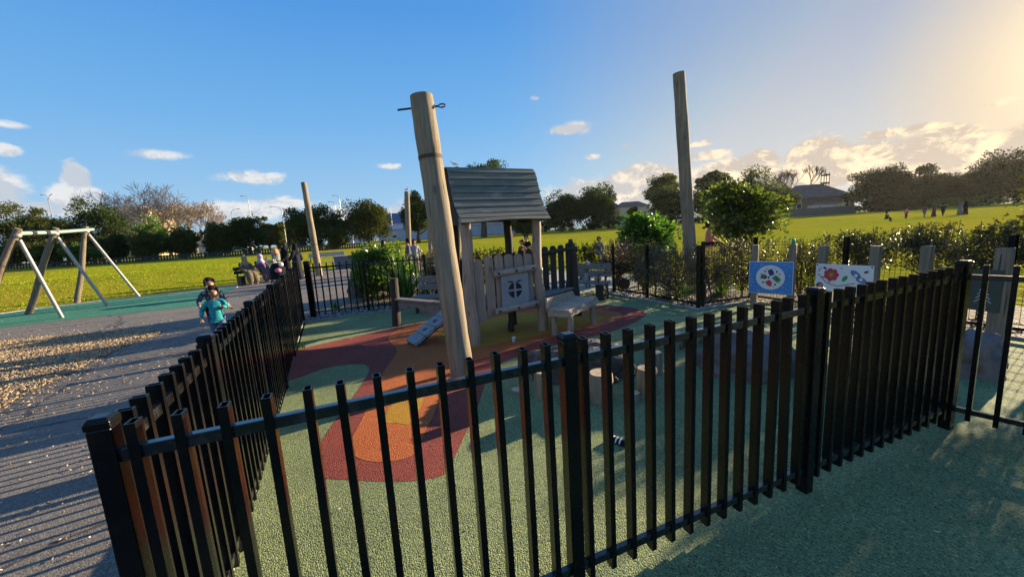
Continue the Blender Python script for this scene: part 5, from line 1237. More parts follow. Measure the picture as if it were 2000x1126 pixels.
def shrub(label, p, H, wd, bottom=.35, mat='leaf_gloss', K=70, M=42, leaf=.052, group=HG, name='hedge_shrub', cat='shrub', depth=.6, sprigs=16, cl=.10, aspect=.5, stems=3):
    p = V(p); root = thing(name, p, label, cat, group); rz = (H - bottom) / 2; c = p + ZV * (bottom + rz)
    P_, D_, cen = crown_points(c, (wd / 2, depth / 2, rz * .92), K, M, cl, .30, -1.0, (.25, 1.0))
    SP = []; SD = []; mb = MB(p)
    for i in range(sprigs):                                  # loose shoots standing out of the top
        x, y = RNG.uniform(-.48, .48) * wd, RNG.uniform(-.3, .3) * depth; z0 = bottom + rz * 1.6; h_ = RNG.uniform(.12, .42) * rz * 1.4; d = np.array([RNG.normal() * .25, RNG.normal() * .25, 1.0])
        a = p + V((x, y, z0)); b = a + V(d * h_); mb.tube([a - ZV * .1, b], [.006, .003], 4)
        n = 16; t_ = RNG.uniform(.1, 1, n); SP.append(np.array(a) + np.outer(t_, d * h_) + RNG.normal(size=(n, 3)) * .012); SD.append(RNG.normal(size=(n, 3)) + np.array([0, 0, .6]))
    if SP: P_ = np.concatenate([P_] + SP); D_ = np.concatenate([D_] + SD)
    k = P_[:, 2] > .02; leaf_object('foliage', P_[k], D_[k], leaf, leaf * aspect, mat, root, p)
    for i in range(stems):
        q = V(cen[RNG.integers(0, len(cen))]); a = p + V((RNG.uniform(-.2, .2) * wd, RNG.uniform(-.3, .3) * depth, 0)); mb.tube([a - ZV * .02, V((a.x, a.y, bottom * .8)), c + (q - c) * .4, q], [.022, .018, .012, .005], 6)
        for j in range(3):
            q = V(cen[RNG.integers(0, len(cen))]); s0 = V((a.x, a.y, bottom * .8)); mb.tube([s0, s0.lerp(q, .5) + ZV * .04, q], [.012, .008, .004], 5)
    mb.build('stems', 'bark', root, smooth=True)
    return root
def straps(label, p, n, L, wd=.035, mat='leaf_strap', name='flax_plant', group='strap-leaved plants', spread=.7, arch=.5):
    p = V(p); mb = MB(p); 
    for i in range(n):
        a = RNG.uniform(0, 6.283); l = L * RNG.uniform(.6, 1.1); t = RNG.uniform(.08, spread); d = V((math.cos(a) * t, math.sin(a) * t, 1)).normalized(); sd_ = V((-math.sin(a), math.cos(a), 0)); b0 = p + V((math.cos(a), math.sin(a), 0)) * RNG.uniform(0, .08)
        vs = []; N = 6
        for k in range(N + 1):
            s_ = k / N; q = b0 + d * l * s_ + V((math.cos(a), math.sin(a), 0)) * (arch * l * s_ * s_ * t) - ZV * (arch * .9 * l * s_ ** 2.4 * t); w2 = wd * .5 * (1 - s_ ** 3) * (.7 + .6 * min(1, s_ * 3)) * .8 + .001; vs += [q - sd_ * w2, q + sd_ * w2]
        mb.add(vs, [(2 * k, 2 * k + 1, 2 * k + 3, 2 * k + 2) for k in range(N)])
    return tag(mb.build(name, mat), label, 'plant', group)
# hedge at the right: individual shrubs
hx = [((3.75, 7.25), 1.10, .9, 'leaf_bronze', 'twiggy bronze-leaved hedge shrub at the wire fence corner'),
      ((4.55, 7.35), 1.14, .95, 'leaf_gloss', 'hedge shrub directly behind the blue play panel'),
      ((5.05, 6.55), 1.16, .95, 'leaf_gloss', 'hedge shrub between the blue and the white play panels'),
      ((5.60, 6.05), 1.24, 1.0, 'leaf_gloss', 'hedge shrub behind the left half of the white play panel'),
      ((5.95, 5.45), 1.30, .9, 'leaf_gloss', 'tallest-topped hedge shrub behind the right half of the white play panel'),
      ((6.20, 4.85), 1.30, .9, 'leaf_gloss', 'hedge shrub behind the bare timber post right of the white panel'),
      ((6.45, 4.25), 1.30, .95, 'leaf_gloss', 'hedge shrub behind the dark green play panel'),
      ((6.75, 3.60), 1.42, 1.0, 'leaf_gloss', 'hedge shrub at the right edge of the picture, with long loose shoots')]
for i, (xy, H, wd, mt, lb) in enumerate(hx): shrub(lb, (*xy, 0), H, wd, bottom=.66 if i > 2 else .18, mat=mt, K=85, M=62, sprigs=22, leaf=.038 if mt == 'leaf_gloss' else .036)
for i, (xy, H) in enumerate((((7.15, 2.85), 1.45), ((7.45, 2.05), 1.5), ((7.8, 1.2), 1.5), ((8.1, .3), 1.5))): shrub(('first', 'second', 'third', 'fourth')[i] + ' hedge shrub past the right edge of the picture, nearing the camera', (*xy, 0), H, 1.05, bottom=.25, K=60, M=40)
# planting behind the first stretch of wire fence
BG = 'garden shrubs behind the play area'
shrub('bronze twiggy shrub behind the wire fence left of its corner', (3.15, 7.55, 0), 1.10, .75, .10, 'leaf_bronze', 70, 40, .045, BG, 'garden_shrub')
shrub('grey-green fine-leaved shrub behind the middle of the wire fence', (2.95, 8.15, 0), 1.04, .7, .25, 'leaf_bronze', 60, 40, .045, BG, 'garden_shrub')
shrub('thin bronze shrub behind the left post of the wire fence', (3.05, 8.8, 0), 1.08, .75, .15, 'leaf_olive', 60, 38, .05, BG, 'garden_shrub')
shrub('rounded purple shrub behind the grey bench with white shoots', (2.62, 9.3, 0), 1.20, .86, .30, 'leaf_purple', 90, 60, .045, BG, 'garden_shrub', sprigs=4, depth=.8)
shrub('loose sunlit shrub behind the back of the grey bench', (1.95, 9.9, 0), 1.14, .95, .15, 'leaf_olive', 60, 40, .055, BG, 'garden_shrub', sprigs=22)
shrub('small loose shrub behind the dark corner post of the play hut', (.95, 10.4, 0), 1.06, .7, .2, 'leaf_olive', 30, 40, .05, BG, 'garden_shrub', sprigs=16)
shrub('spreading grey-green shrub seen through the play hut below its roof', (-.75, 10.2, 0), 1.16, 1.5, .1, 'leaf_olive', 90, 44, .055, BG, 'garden_shrub', sprigs=26)
shrub('reddish low shrub seen through the play hut in front of the children', (.30, 10.3, 0), 1.02, .8, .1, 'leaf_bronze', 50, 40, .05, BG, 'garden_shrub')
shrub('grey-green shrub right behind the thick leaning pole', (-1.75, 9.6, 0), 1.18, 1.0, .1, 'leaf_bronze', 80, 44, .055, BG, 'garden_shrub', sprigs=20)
shrub('sparse shrub between the strap-leaved plants and the leaning pole', (-2.0, 10.1, 0), 1.08, .7, .1, 'leaf_olive', 50, 40, .06, BG, 'garden_shrub')
# leafy lime bush behind the back fence
q = at(742, 585); q = V((q.x, q.y + .5, 0))
shrub('large leafy green bush behind the back fence, lime where the sun catches it', q, 1.40, 1.25, .12, 'leaf_bush', 130, 62, .10, BG, 'leafy_bush', sprigs=10, depth=1.2, cl=.13, aspect=.6, stems=5)
shrub('dark green bush on the left side of the large leafy bush', q + V((-.36, .05, 0)), 1.22, .8, .10, 'leaf_mid', 80, 60, .085, BG, 'leafy_bush', sprigs=4, depth=.9, cl=.12, aspect=.6)
straps('tall yellow-green strap-leaved plant right of the leafy bush', (-2.62, 9.25, 0), 70, 1.35, .05)
straps('low strap-leaved plant in front of the bench by the leaning pole', (-2.05, 8.85, 0), 60, .62, .035)
straps('arching dark strap-leaved plant by the wire fence corner', at(1330, 588) + V((.12, .38, 0)), 80, .75, .035, spread=1.1, arch=.9)
straps('second arching strap-leaved plant behind the corner post of the wire fence', at(1405, 588) + V((.2, .35, 0)), 60, .7, .035, spread=1.0, arch=.8)
straps('small tuft of grassy leaves in the gravel behind the back fence', at(655, 608) + V((.0, .05, 0)), 40, .28, .018, name='grass_tuft')
straps('tiny grassy tuft right of the boulder behind the back fence', at(725, 598) + V((.0, .05, 0)), 26, .20, .016, name='grass_tuft')
straps('green tuft growing at the foot of the left fence', C0 + LD * 5.3 + V((.10, 0, 0)), 16, .14, .012, name='grass_tuft')
# round bushy tree and bright bush
q = atD(1447, 470, 9.6); tree('round bushy tree with glossy leaves, some coloured yellow as if sunlit, beside the tall pole', (q.x, q.y, 0), 2.36, 1.5, 1.6, 'leaf_round', 105, 60, .10, .05, cat='tree', lobes=.6, cl=.16, aspect=.62, stems=2, group='small trees by the hedge')
q = atD(1256, 470, 11.5); tree('bright green big-leaved bush left of the tall pole', (q.x, q.y, 0), 1.66, 1.5, 1.15, 'leaf_bright', 130, 56, .13, .045, cat='tree', lobes=.42, cl=.17, aspect=.55, stems=3, group='small trees by the hedge', name='bush')
# trees just outside the right edge, shading the near rubber
ta = tree('leafy tree leaning in at the right edge of the picture with a low drooping branch', (8.4, 4.1, 0), 4.2, 2.5, 2.9, 'leaf_gloss', 150, 110, .13, .12, cat='tree', cl=.3, group='small trees by the hedge', lobes=.35)
ba = V((8.4, 4.1, 0)); mb = MB(ba); bs = ba + ZV * 1.7; tips = [atD(x_, y_, 5.6) for x_, y_ in ((1962, 452), (1978, 402), (1998, 372), (2010, 420), (1990, 440))]
SPp = []; SPd = []
for tp_ in tips:
    m_ = bs.lerp(tp_, .55) + ZV * .12; mb.tube([bs, m_, tp_], [.03, .016, .005], 6)
    for s_ in (.62, .74, .86, .96): 
        c_ = m_.lerp(tp_, (s_ - .55) / .45); n = 26; SPp.append(np.array(c_) + RNG.normal(size=(n, 3)) * .075); SPd.append(RNG.normal(size=(n, 3)) + np.array([-.4, -.3, -.1]))
br = mb.build('branch', 'bark', ta, smooth=True); leaf_object('leaves', np.concatenate(SPp), np.concatenate(SPd), .085, .045, 'leaf_gloss', br, ba)
tree('broad leafy tree out of the picture to the right, shading the rubber', (9.8, 2.3, 0), 4.4, 3.4, 3.5, 'leaf_gloss', 150, 100, .17, .12, cat='tree', cl=.34, group='small trees by the hedge', lobes=.4)

# ------------------------------------------------------------------ far trees
def far(px, py, D):
    p = atD(px, py, D); return V((p.x, p.y, terrain(p.x, p.y)))
TG = 'dark evergreen trees round the field'
def ft(px, top, base, wpx, D, lb, mat='leaf_dark', chf=.95, K=90, M=170, leaf=None, lobes=.42, wscale=1.0, low=-.95, name='evergreen_tree', cat='tree', group=TG, **kw):
    pb_ = far(px, base, D); zt = atD(px, top, D).z; H = zt - pb_.z; ang = math.atan((px - 1000) / FPX); mat = 'leaf_far' if px > 1650 and mat == 'leaf_dark' else mat; chf = 1.04 if px > 1650 and chf == .95 else chf; low = -1.0 if px > 1650 else low; wscale = wscale * (.84 if px < 560 else 1.0); wd = wpx / FPX * D * (.78 + .22 * math.cos(ang)) * wscale
    return tree(lb, pb_, H, wd, H * chf, mat, K, M, leaf or max(.14, D * .0040), H * .04, name, cat, group, lobes, low=low, forks=5, aspect=.7, cl=kw.pop('cl', None) or min(wd, H * chf) * .11, **kw)
ft(15, 405, 508, 125, 62, 'dark bushy evergreen at the left edge of the picture behind the swing frame', 'leaf_olive')
ft(88, 412, 506, 105, 64, 'dark evergreen between the first two timber legs of the swing frame', 'leaf_olive')
ft(135, 428, 505, 70, 60, 'mid-dark evergreen behind the middle of the swing crossbar', 'leaf_olive')
ft(203, 399, 503, 112, 63, 'tall near-black evergreen right of the swing frame top', K=110)
ft(232, 458, 500, 44, 58, 'low dark tree at the right foot of the tall near-black evergreen')
ft(-70, 410, 515, 120, 64, 'evergreen beyond the left edge of the picture')
ft(38, 470, 508, 70, 55, 'lower leafy shrub mass behind the left swing leg', 'leaf_olive')
ft(100, 472, 506, 56, 54, 'pale olive shrub mass behind the middle swing leg', 'leaf_olive')
ft(160, 476, 505, 62, 54, 'yellow-green shrub behind the right swing leg', 'leaf_mid', name='far_shrub')
ft(303, 433, 497, 86, 60, 'broad mid-green tree left of the bare trees, catching the sun', 'leaf_mid')
ft(288, 460, 499, 60, 57, 'round olive tree in front of the broad mid-green tree', 'leaf_olive')
ft(362, 446, 494, 54, 60, 'dark rounded tree under the rusty bare tree', 'leaf_olive')
ft(430, 445, 491, 64, 62, 'dark round tree left of the white van', 'leaf_olive')
ft(487, 425, 489, 72, 64, 'dark tree with an uneven top right of the white van', K=90)
ft(527, 434, 483, 36, 92, 'feathery grey-green tree by the street lamps', 'leaf_olive', lobes=.5)
ft(546, 437, 481, 34, 92, 'feathery tree with a palm-like top left of the leaning plaza pole', 'leaf_olive', lobes=.5)
ft(572, 432, 480, 30, 100, 'small grey-green tree just left of the leaning plaza pole', 'leaf_olive')
ft(622, 406, 478, 112, 64, 'wide dark evergreen behind the leaning plaza pole', K=120)
ft(660, 446, 477, 34, 62, 'olive lower flank of the wide dark evergreen', 'leaf_olive')
ft(723, 391, 474, 88, 66, 'tall rounded evergreen with sunlit olive edges right of the plaza pole', 'leaf_olive', K=120, lobes=.4)
ft(818, 383, 470, 54, 72, 'dark forked evergreen behind the thick leaning pole', K=90, chf=.8)
ft(945, 325, 458, 130, 84, 'umbrella-crowned evergreen whose top shows above the play hut roof', chf=.62, K=120, low=-.35)
ft(1022, 428, 456, 40, 84, 'sunlit olive tree seen under the right end of the play hut roof', 'leaf_olive')
ft(1098, 380, 449, 76, 98, 'dark evergreen at the left of the wide pair right of the play hut', K=90)
ft(1158, 370, 448, 98, 98, 'wide dark evergreen at the right of the pair right of the play hut', K=140)
ft(1236, 405, 424, 18, 112, 'small dark tree in front of the white house', name='far_shrub')
ft(1296, 342, 426, 58, 112, 'tall open-crowned tree left of the tall hedge pole', 'leaf_olive', chf=.7, lobes=.55)
ft(1306, 368, 430, 76, 102, 'dark rounded tree left of the tall hedge pole', K=110)
ft(1390, 341, 420, 66, 125, 'flat-topped umbrella tree just right of the tall hedge pole', chf=.38, K=50, lobes=.6, low=-.4)
ft(1385, 362, 428, 82, 110, 'dark tree right of the tall hedge pole', K=100)
ft(1468, 346, 424, 90, 110, 'dark tree behind the round bushy tree', K=110, lobes=.45)
ft(1515, 368, 420, 60, 112, 'dark low tree between the round bushy tree and the brown-roofed house')
ft(1722, 332, 406, 116, 108, 'large domed dark tree right of the brown-roofed house', K=150)
ft(1806, 338, 404, 108, 110, 'large dark tree with a lumpy crown right of the domed tree', K=140)
ft(1868, 348, 402, 76, 116, 'brownish tree in the low gap of the right-hand treeline', 'leaf_olive')
ft(1918, 330, 400, 90, 112, 'dark tree left of the tallest tree at the right edge', K=100)
ft(1985, 296, 398, 150, 104, 'tallest dark tree at the right edge of the picture', K=170)
ft(2090, 290, 394, 160, 104, 'dark tree beyond the right edge of the treeline', K=100)
for px, w_, t_ in ((1080, 70, 432), (1178, 50, 432), (1330, 100, 424), (1420, 90, 420)): ft(px, t_, 449 - (px - 1100) * .075, w_ * 1.3, 106, {1080: 'low dark hedge under the pair of evergreens right of the play hut', 1178: 'low dark hedge in front of the white house', 1330: 'low dark hedge at the foot of the tall hedge pole trees', 1420: 'low dark hedge behind the round bushy tree'}[px], name='far_hedge', cat='hedge', group='low dark hedges along the field', K=60, M=40, chf=1.0, depth=3)
ft(1740, 388, 407, 150, 100, 'low green bank of shrubs under the domed dark tree', 'leaf_dark', name='far_hedge', cat='hedge', group='low dark hedges along the field', K=70, chf=1.0, depth=3)
ft(1890, 384, 403, 170, 100, 'sun-streaked green bank of shrubs under the right-hand treeline', 'leaf_mid', name='far_hedge', cat='hedge', group='low dark hedges along the field', K=70, chf=1.0, depth=3)
def fb(px, top, base, D, lb, seed, mat='bark_pale', **kw):
    pb_ = far(px, base, D); zt = atD(px, top, D).z; bare_tree(lb, pb_, (zt - pb_.z) * 1.0, kw.pop('spread', .80), mat, seed=seed, rmin=D * .0004, **kw)
fb(280, 338, 498, 82, 'tall grey leafless tree in front of the beige building', 4, stems=2)
fb(335, 358, 496, 84, 'lower grey leafless tree right of the tall leafless one', 9, stems=2)
fb(385, 372, 494, 80, 'rusty leafless tree still holding some brown leaves', 15, twig_leaf='leaf_rust', stems=2)
fb(1562, 300, 416, 128, 'fine-twigged leafless tree beside the brown-roofed house', 23, 'bark', up=.8, spread=.62)

# ------------------------------------------------------------------ far buildings
def house(lb, px0, px1, top, base, D, wall, roof=None, roof_top=None, hip=.22, depth=8.0, name='house', cat='house', windows=(), group=None, flat=True):
    a, b = atD(px0, base, D), atD(px1, base, D); a = V((a.x, a.y, 0)); b = V((b.x, b.y, 0)); d = (b - a).normalized(); n_ = V((-d.y, d.x, 0))
    if n_.y < 0: n_ = -n_
    L = (b - a).length; z0 = min(terrain(a.x, a.y), terrain(b.x, b.y)) - .3; H = atD((px0 + px1) / 2, top, D).z - z0
    o = V((a.x, a.y, z0)); root = thing(name, o, lb, cat, group); ax = (d, n_, ZV)
    mb = MB(o); mb.box(o + d * L / 2 + n_ * depth / 2 + ZV * H / 2, (L, depth, H), ax); mb.build('wall', wall, root)
    if roof:
        HR_ = atD((px0 + px1) / 2, roof_top, D).z - z0 - H; e = .4; i = min(L, depth) * .5 if hip else 0; hl = hip * L
        q = lambda x, y, z: o + d * x + n_ * y + ZV * (H + z)
        vs = [q(-e, -e, -.05), q(L + e, -e, -.05), q(L + e, depth + e, -.05), q(-e, depth + e, -.05), q(hl, depth / 2, HR_), q(L - hl, depth / 2, HR_)]
        mb = MB(o); mb.add(vs, [(0, 1, 5, 4), (1, 2, 5), (2, 3, 4, 5), (3, 0, 4), (3, 2, 1, 0)]); mb.build('roof', roof, root)
    for (fx, fz, fw, fh) in windows:
        mb = MB(o); mb.box(o + d * L * fx + ZV * H * fz - n_ * .01, (L * fw, .10, H * fh), ax); fr = mb.build('window', 'window_glass', root)
        m2 = MB(o)
        for s_ in (-1, 1): m2.box(o + d * (L * fx + s_ * L * fw / 2) + ZV * H * fz - n_ * .03, (.12, .12, H * fh + .12), ax); m2.box(o + d * L * fx + ZV * (H * fz + s_ * H * fh / 2) - n_ * .03, (L * fw - .12, .12, .12), ax)
        m2.build('frame', 'paint_white', fr)
    return root
house('beige flat-roofed building behind the leafless trees', 238, 294, 404, 500, 98, 'wall_beige', None, windows=((.3, .55, .12, .14), (.62, .55, .12, .14)), name='building', cat='building', depth=10)
house('pale blue-grey warehouse wall stretching behind the play hut', 748, 1050, 440, 474, 108, 'wall_blue', 'roof_blue', 428, 0, 20, name='warehouse', cat='building', windows=((.08, .45, .03, .2), (.3, .45, .02, .2)))
house('blue-roofed building between the rounded evergreen and the gull pole', 740, 800, 436, 472, 128, 'wall_blue', 'roof_blue', 415, 0, 10, name='building', cat='building')
house('house with a red roof behind the wide dark evergreen', 664, 704, 446, 476, 112, 'wall_white', 'roof_red', 426, .15, 8)
house('white house left of the tall hedge pole trees', 1212, 1268, 403, 438, 122, 'wall_white', 'roof_dark', 392, .2, 9, windows=((.25, .6, .12, .25), (.7, .6, .12, .25)))
house('small pale house gable beside the pair of evergreens', 1196, 1210, 404, 432, 118, 'wall_beige', 'roof_dark', 396, .1, 6)
hb = house('wide brown-roofed house at the right of the field', 1545, 1668, 385, 412, 120, 'wall_brown', 'roof_dark', 357, .30, 12, windows=((.86, .6, .10, .35), (.12, .6, .08, .3)))
house('low white shed in front of the brown-roofed house', 1596, 1650, 398, 412, 114, 'wall_white', 'roof_dark', 394, .05, 4, name='shed', cat='shed')
# tower of scaffolding on the brown roof
p = atD(1611, 362, 124); o = V((p.x, p.y, p.z - .2)); zt = atD(1611, 336, 124).z; sc_ = thing('roof_platform', o, 'small open platform frame standing on the brown roof', 'platform')
for x in (-.85, .85):
    for y in (-.6, .6): mb = MB(o); mb.beam(o + V((x, y, -.6)), V((o.x + x, o.y + y, zt - .3)), .14, .14); mb.build('post', 'timber_black', sc_)
for z, h_ in ((o.z + .9, .9), (zt - 1.0, .8)): mb = MB(o); mb.box((o.x, o.y, z), (1.9, 1.4, h_ * .55)); mb.build('deck', 'timber_black', sc_)
mb = MB(o); mb.tube([V((o.x, o.y, zt - .8)), V((o.x, o.y, zt + 1.0))], .07, 6); mb.build('mast', 'timber_black', sc_)
# service canopy and dark shed beneath the evergreens
a = atD(664, 470, 100); o = V((a.x, a.y, terrain(a.x, a.y))); cn = thing('canopy', o, 'white flat canopy over dark parked shapes between the two evergreens', 'canopy'); zt = atD(690, 447, 100).z
mb = MB(o); mb.box((o.x + 3.6, o.y + 2, zt), (7.5, 6, .9)); mb.build('roof_slab', 'paint_white', cn)
for x in (.4, 3.6, 6.8): mb = MB(o); mb.box((o.x + x, o.y - .5, (zt + o.z) / 2), (.25, .25, zt - o.z - .5)); mb.build('post', 'paint_white', cn)
a = atD(540, 478, 104); house('glass-fronted blue-grey building left of the wide dark evergreen', 560, 574, 447, 470, 104, 'roof_blue', None, depth=6, name='building', cat='building')
house('narrow white shopfront wall between the dark trees left of the white van', 386, 398, 453, 478, 84, 'wall_white', None, depth=4, name='building', cat='building')
# low timber fence along the road and paling fence at the right
def panel_fence(lb, pts, h, mat, pitch, wd, name='fence', group=None, panels=1):
    o = V(pts[0]); root = thing(name, o, lb, 'fence', group)
    for a, b in zip(pts[:-1], pts[1:]):
        a, b = V(a), V(b); d = (b - a); L = d.length; d.normalize(); n_ = V((-d.y, d.x, 0)).normalized(); mb = MB(o); k = int(L / pitch)
        for i in range(k): q = a + d * (pitch * (i + .5)); mb.box(q + ZV * h / 2, (wd, .05, h * random.uniform(.95, 1.03)), (V((d.x, d.y, 0)).normalized(), n_, ZV))
        for z in (.25, .8): mb.beam(a + ZV * h * z + n_ * .05, b + ZV * h * z + n_ * .05, .05, .09)
        mb.build('panel', mat, root)
        m2 = MB(o); m2.box(a + ZV * h * .54, (.14, .14, h * 1.08)); m2.build('post', mat, root)
    return root
def gp(px, py, D): p = atD(px, py, D); return V((p.x, p.y, terrain(p.x, p.y) - .03))
panel_fence('low black timber fence along the road on the left side of the field', [gp(px, 500, D) for px, D in ((-120, 50), (0, 52), (100, 53), (200, 54), (300, 55.5), (400, 57), (480, 58), (560, 59.5), (640, 61), (720, 63))], .82, 'timber_black', .36, .22)
panel_fence('weathered paling fence in front of the brown-roofed house', [gp(px, 420, 108) for px in (1520, 1560, 1600, 1640, 1672)], 2.2, 'fence_grey', .3, .27)
# low kerb rail in the dark gap under the central trees
def lamp(lb, px, top, D, arm=1.6, side=1, double=False):
    b = far(px, 470, D); zt = atD(px, top, D).z; o = b; root = thing('street_lamp', o, lb, 'street lamp', 'street lamps along the road'); T = V((b.x, b.y, zt))
    mb = MB(o); mb.tube([b, V((b.x, b.y, zt - 1.4)), V((b.x + side * arm * .12, b.y, zt - .5)), V((b.x + side * arm * .45, b.y, zt - .1)), T + V((side * arm, 0, 0))], [.10, .075, .06, .05, .045], 8); mb.build('column', 'galv', root, smooth=True)
    for s_ in ((side, -side) if double else (side,)):
        if s_ != side: m3 = MB(o); m3.tube([V((b.x, b.y, zt - 1.2)), T + V((s_ * arm * .6, 0, -.3)), T + V((s_ * arm, 0, -.1))], .06, 6); m3.build('arm', 'galv', root)
        m2 = MB(o); m2.box(T + V((s_ * (arm + .35), 0, 0)), (.75, .26, .14)); m2.build('lamp_head', 'galv', root, bevel=.05)
lamp('two-headed street lamp above the dark trees behind the swing frame', 113, 381, 92, .8, -1, True)
lamp('street lamp post among the leafless trees', 338, 408, 80, 1.0, -1)
lamp('curved street lamp left of the dark uneven-topped tree', 460, 409, 96, 1.7, 1)
lamp('tallest street lamp left of the leaning plaza pole', 497, 383, 92, .9, -1)
lamp('small far street lamp right of the tallest one', 513, 414, 120, 1.6, -1)
lamp('curved street lamp with its arm to the left, nearest to the leaning plaza pole', 559, 403, 92, 2.0, -1)
lamp('shorter street lamp between the two evergreens right of the plaza pole', 663, 394, 104, 1.0, -1)
lamp('taller street lamp between the two evergreens right of the plaza pole', 673, 382, 96, .9, -1)
lamp('street lamp just right of the play hut roof', 1071, 373, 122, 1.4, -1)
def mast(lb, px, top, base, D):
    b = far(px, base, D); zt = atD(px, top, D).z; root = thing('mast', b, lb, 'mast', 'thin masts on the skyline'); mb = MB(b); mb.tube([b, V((b.x, b.y, zt))], [.16, .07], 6); mb.build('shaft', 'galv', root)
mast('thin mast rising above the white house', 1226, 384, 425, 126); mast('thin mast beside the blue-roofed building', 768, 405, 460, 116)
# white van half hidden by the trees
o = far(466, 477, 72); vn = thing('parked_van', o, 'white van half hidden between two dark trees on the road', 'van'); o2 = V((o.x, o.y, o.z))
mb = MB(o2); mb.prism([(-2.3, .35), (2.3, .35), (2.35, .9), (1.5, 1.15), (.9, 1.95), (-2.2, 2.0), (-2.35, 1.6)], o2 + V((0, -.9, 0)), V((1, 0, 0)), ZV, V((0, 1, 0)), 1.8); mb.build('body', 'car_white', vn, bevel=.08)
mb = MB(o2); mb.prism([(.85, 1.2), (1.4, 1.2), (.9, 1.8), (.3, 1.8), (.3, 1.2)], o2 + V((0, -.93, 0)), V((1, 0, 0)), ZV, V((0, 1, 0)), .04); mb.build('window', 'window_glass', vn)
for x in (-1.5, 1.5): mb = MB(o2); mb.tube([o2 + V((x, -.95, .35)), o2 + V((x, -.70, .35))], .35, 16); mb.build('wheel', 'tyre', vn, smooth=True)

# ------------------------------------------------------------------ loose small stuff
def inside(poly, x, y):
    c = False; n = len(poly)
    for i in range(n):
        x1, y1 = poly[i][0], poly[i][1]; x2, y2 = poly[(i + 1) % n][0], poly[(i + 1) % n][1]
        if (y1 > y) != (y2 > y) and x < (x2 - x1) * (y - y1) / (y2 - y1) + x1: c = not c
    return c
def bits(name, mat, P_, size, aspect, thick, lift=.004):
    n = len(P_); vs = np.zeros((n, 8, 3)); a = RNG.uniform(0, 6.283, n); s_ = size * RNG.uniform(.5, 1.5, n)
    tl = RNG.normal(size=(n, 2)) * .35
    for i, (dx, dy) in enumerate(((-1, -1), (1, -1), (1, 1), (-1, 1))):
        x = dx * s_ * .5; y = dy * s_ * aspect * .5 * (1 if i % 2 else .7); X_ = x * np.cos(a) - y * np.sin(a); Y_ = x * np.sin(a) + y * np.cos(a); Z_ = lift + np.abs(X_ * tl[:, 0] + Y_ * tl[:, 1])
        vs[:, i] = np.stack([P_[:, 0] + X_, P_[:, 1] + Y_, P_[:, 2] + Z_], 1); vs[:, i + 4] = vs[:, i] + np.array([0, 0, 1]) * thick
    F = np.array([[4, 5, 6, 7], [0, 1, 5, 4], [1, 2, 6, 5], [2, 3, 7, 6], [3, 0, 4, 7]]); fs = (np.arange(n)[:, None, None] * 8 + F[None]).reshape(-1)
    me = bpy.data.meshes.new(name); me.vertices.add(8 * n); me.vertices.foreach_set('co', vs.reshape(-1)); me.loops.add(len(fs)); me.loops.foreach_set('vertex_index', fs.astype(np.int32)); me.polygons.add(5 * n); me.polygons.foreach_set('loop_start', np.arange(0, 20 * n, 4, dtype=np.int32)); me.update(calc_edges=True); me.materials.append(MATS[mat])
    ob = bpy.data.objects.new(name, me); COL.objects.link(ob); return tag(ob, kind='stuff')
def scatter(poly, n, z):
    xs = [p[0] for p in poly]; ys = [p[1] for p in poly]; out = []
    while len(out) < n:
        x, y = RNG.uniform(min(xs), max(xs)), RNG.uniform(min(ys), max(ys))
        if inside(poly, x, y): out.append((x, y, z))
    return np.array(out)
cb_ = smooth_loop(chipbed, 4)
bits('wood_chips', 'chip_bits', np.concatenate([scatter(cb_, 30000, .006), scatter(cb_, 8000, .014)]), .026, .45, .006)
# chips strayed over the asphalt, thinning out away from the bed
o_ = []
while len(o_) < 1100:
    i = RNG.integers(0, len(cb_)); q = cb_[i]; d = abs(RNG.normal()) * .75; a = RNG.uniform(0, 6.28); x, y = q.x + d * math.cos(a), q.y + d * math.sin(a)
    if not inside(cb_, x, y) and inside(asph, x, y): o_.append((x, y, .002))
bits('stray_chips', 'chip_bits', np.array(o_), .028, .45, .004)
lit = [at(*p) for p in ((0, 1120), (0, 800), (380, 650), (420, 660), (200, 830), (230, 1126))]
edge_l = [C0 + LD * RNG.uniform(.1, 7.4) + V((-abs(RNG.normal()) * .07 - .03, 0, .002)) for _ in range(420)]
bits('fence_litter', 'litter_bits', np.array([tuple(q) for q in edge_l]), .018, .5, .004)
bits('path_litter', 'litter_bits', np.concatenate([scatter(lit, 260, .001), scatter(asph, 900, .001)]), .016, .5, .003)
bits('rubber_litter', 'litter_bits', np.concatenate([scatter(inner, 420, .006), scatter([V((.2, -.3)), V((3.6, -.3)), V((3.4, 2.6)), V((.4, 1.5))], 200, .006)]), .016, .35, .003)
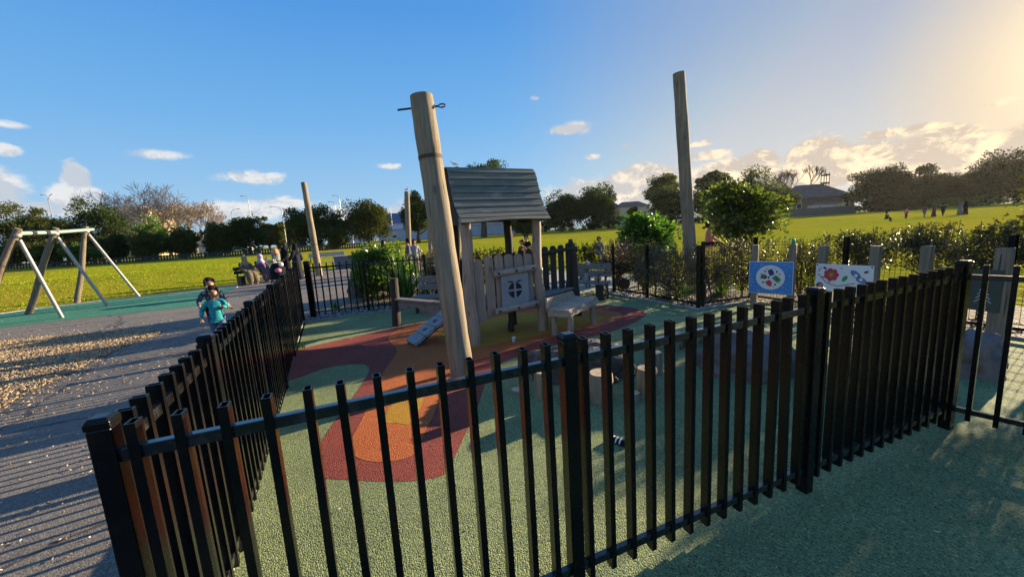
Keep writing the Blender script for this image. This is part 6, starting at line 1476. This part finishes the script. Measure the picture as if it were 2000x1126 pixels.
bits('bark_gravel', 'gravel_bits', np.concatenate([scatter([at(594, 628), at(700, 612), at(832, 596), at(832, 588), at(700, 600), at(606, 614)], 1300, .012), scatter([at(1192, 575), at(1365, 604), at(1468, 588), at(1440, 578), at(1350, 582), at(1250, 570), at(1195, 566)], 1500, .012), scatter([RK[2], RK[3], RK[4], RK[5], V((7.2, 3)), V((6.4, 4.9)), V((5.3, 6.6)), V((4.6, 7.3))], 1200, .012)]), .035, .7, .012)
# grass blades on the bank and the near field
N_ = 120000
x = RNG.uniform(-48, 8, N_); y = 8.5 + 40 * RNG.uniform(0, 1, N_) ** 1.25; ok = []
keep_out = [asph, [(p[0], p[1]) for p in inner], [(-5.2, 8), (-1.5, 8.0), (-.6, 13.5), (-3.8, 13.8)]]
for i in range(N_):
    if x[i] < -34 - y[i] * .1 + 10 and False: continue
    if any(inside(k, x[i], y[i]) for k in keep_out): continue
    q = V((x[i], y[i])) - BE0
    if q.dot(BEN) < .25 and x[i] < -11: continue
    if 0 > y[i] - (8.5 + .0 * x[i]): continue
    ok.append(i)
ok = np.array(ok); P_ = np.stack([x[ok], y[ok], np.array([terrain(a, b) for a, b in zip(x[ok], y[ok])]) - .004], 1); D_ = RNG.normal(size=P_.shape) * np.array([.7, .7, .2]) + np.array([0, 0, .8])
tag(leaf_object('grass_tufts', P_, D_, .065, .026, 'grass_blade', None, (0, 0, 0)), kind='stuff')

# ------------------------------------------------------------------ haze
mb = MB((0, 0, 0)); mb.box((0, 0, 11), (480, 480, 26)); hz_ = mb.build('haze', 'asphalt'); tag(hz_, kind='stuff')
hm = bpy.data.materials.new('haze'); hm.use_nodes = True; t = NT(hm.node_tree); o_ = t.n('ShaderNodeOutputMaterial'); pv = t.n('ShaderNodeVolumePrincipled')
pv.inputs['Color'].default_value = (.95, .93, .90, 1); pv.inputs['Density'].default_value = HAZE; pv.inputs['Anisotropy'].default_value = .55
t.t.links.new(pv.outputs[0], o_.inputs['Volume']); hz_.data.materials.clear(); hz_.data.materials.append(hm)
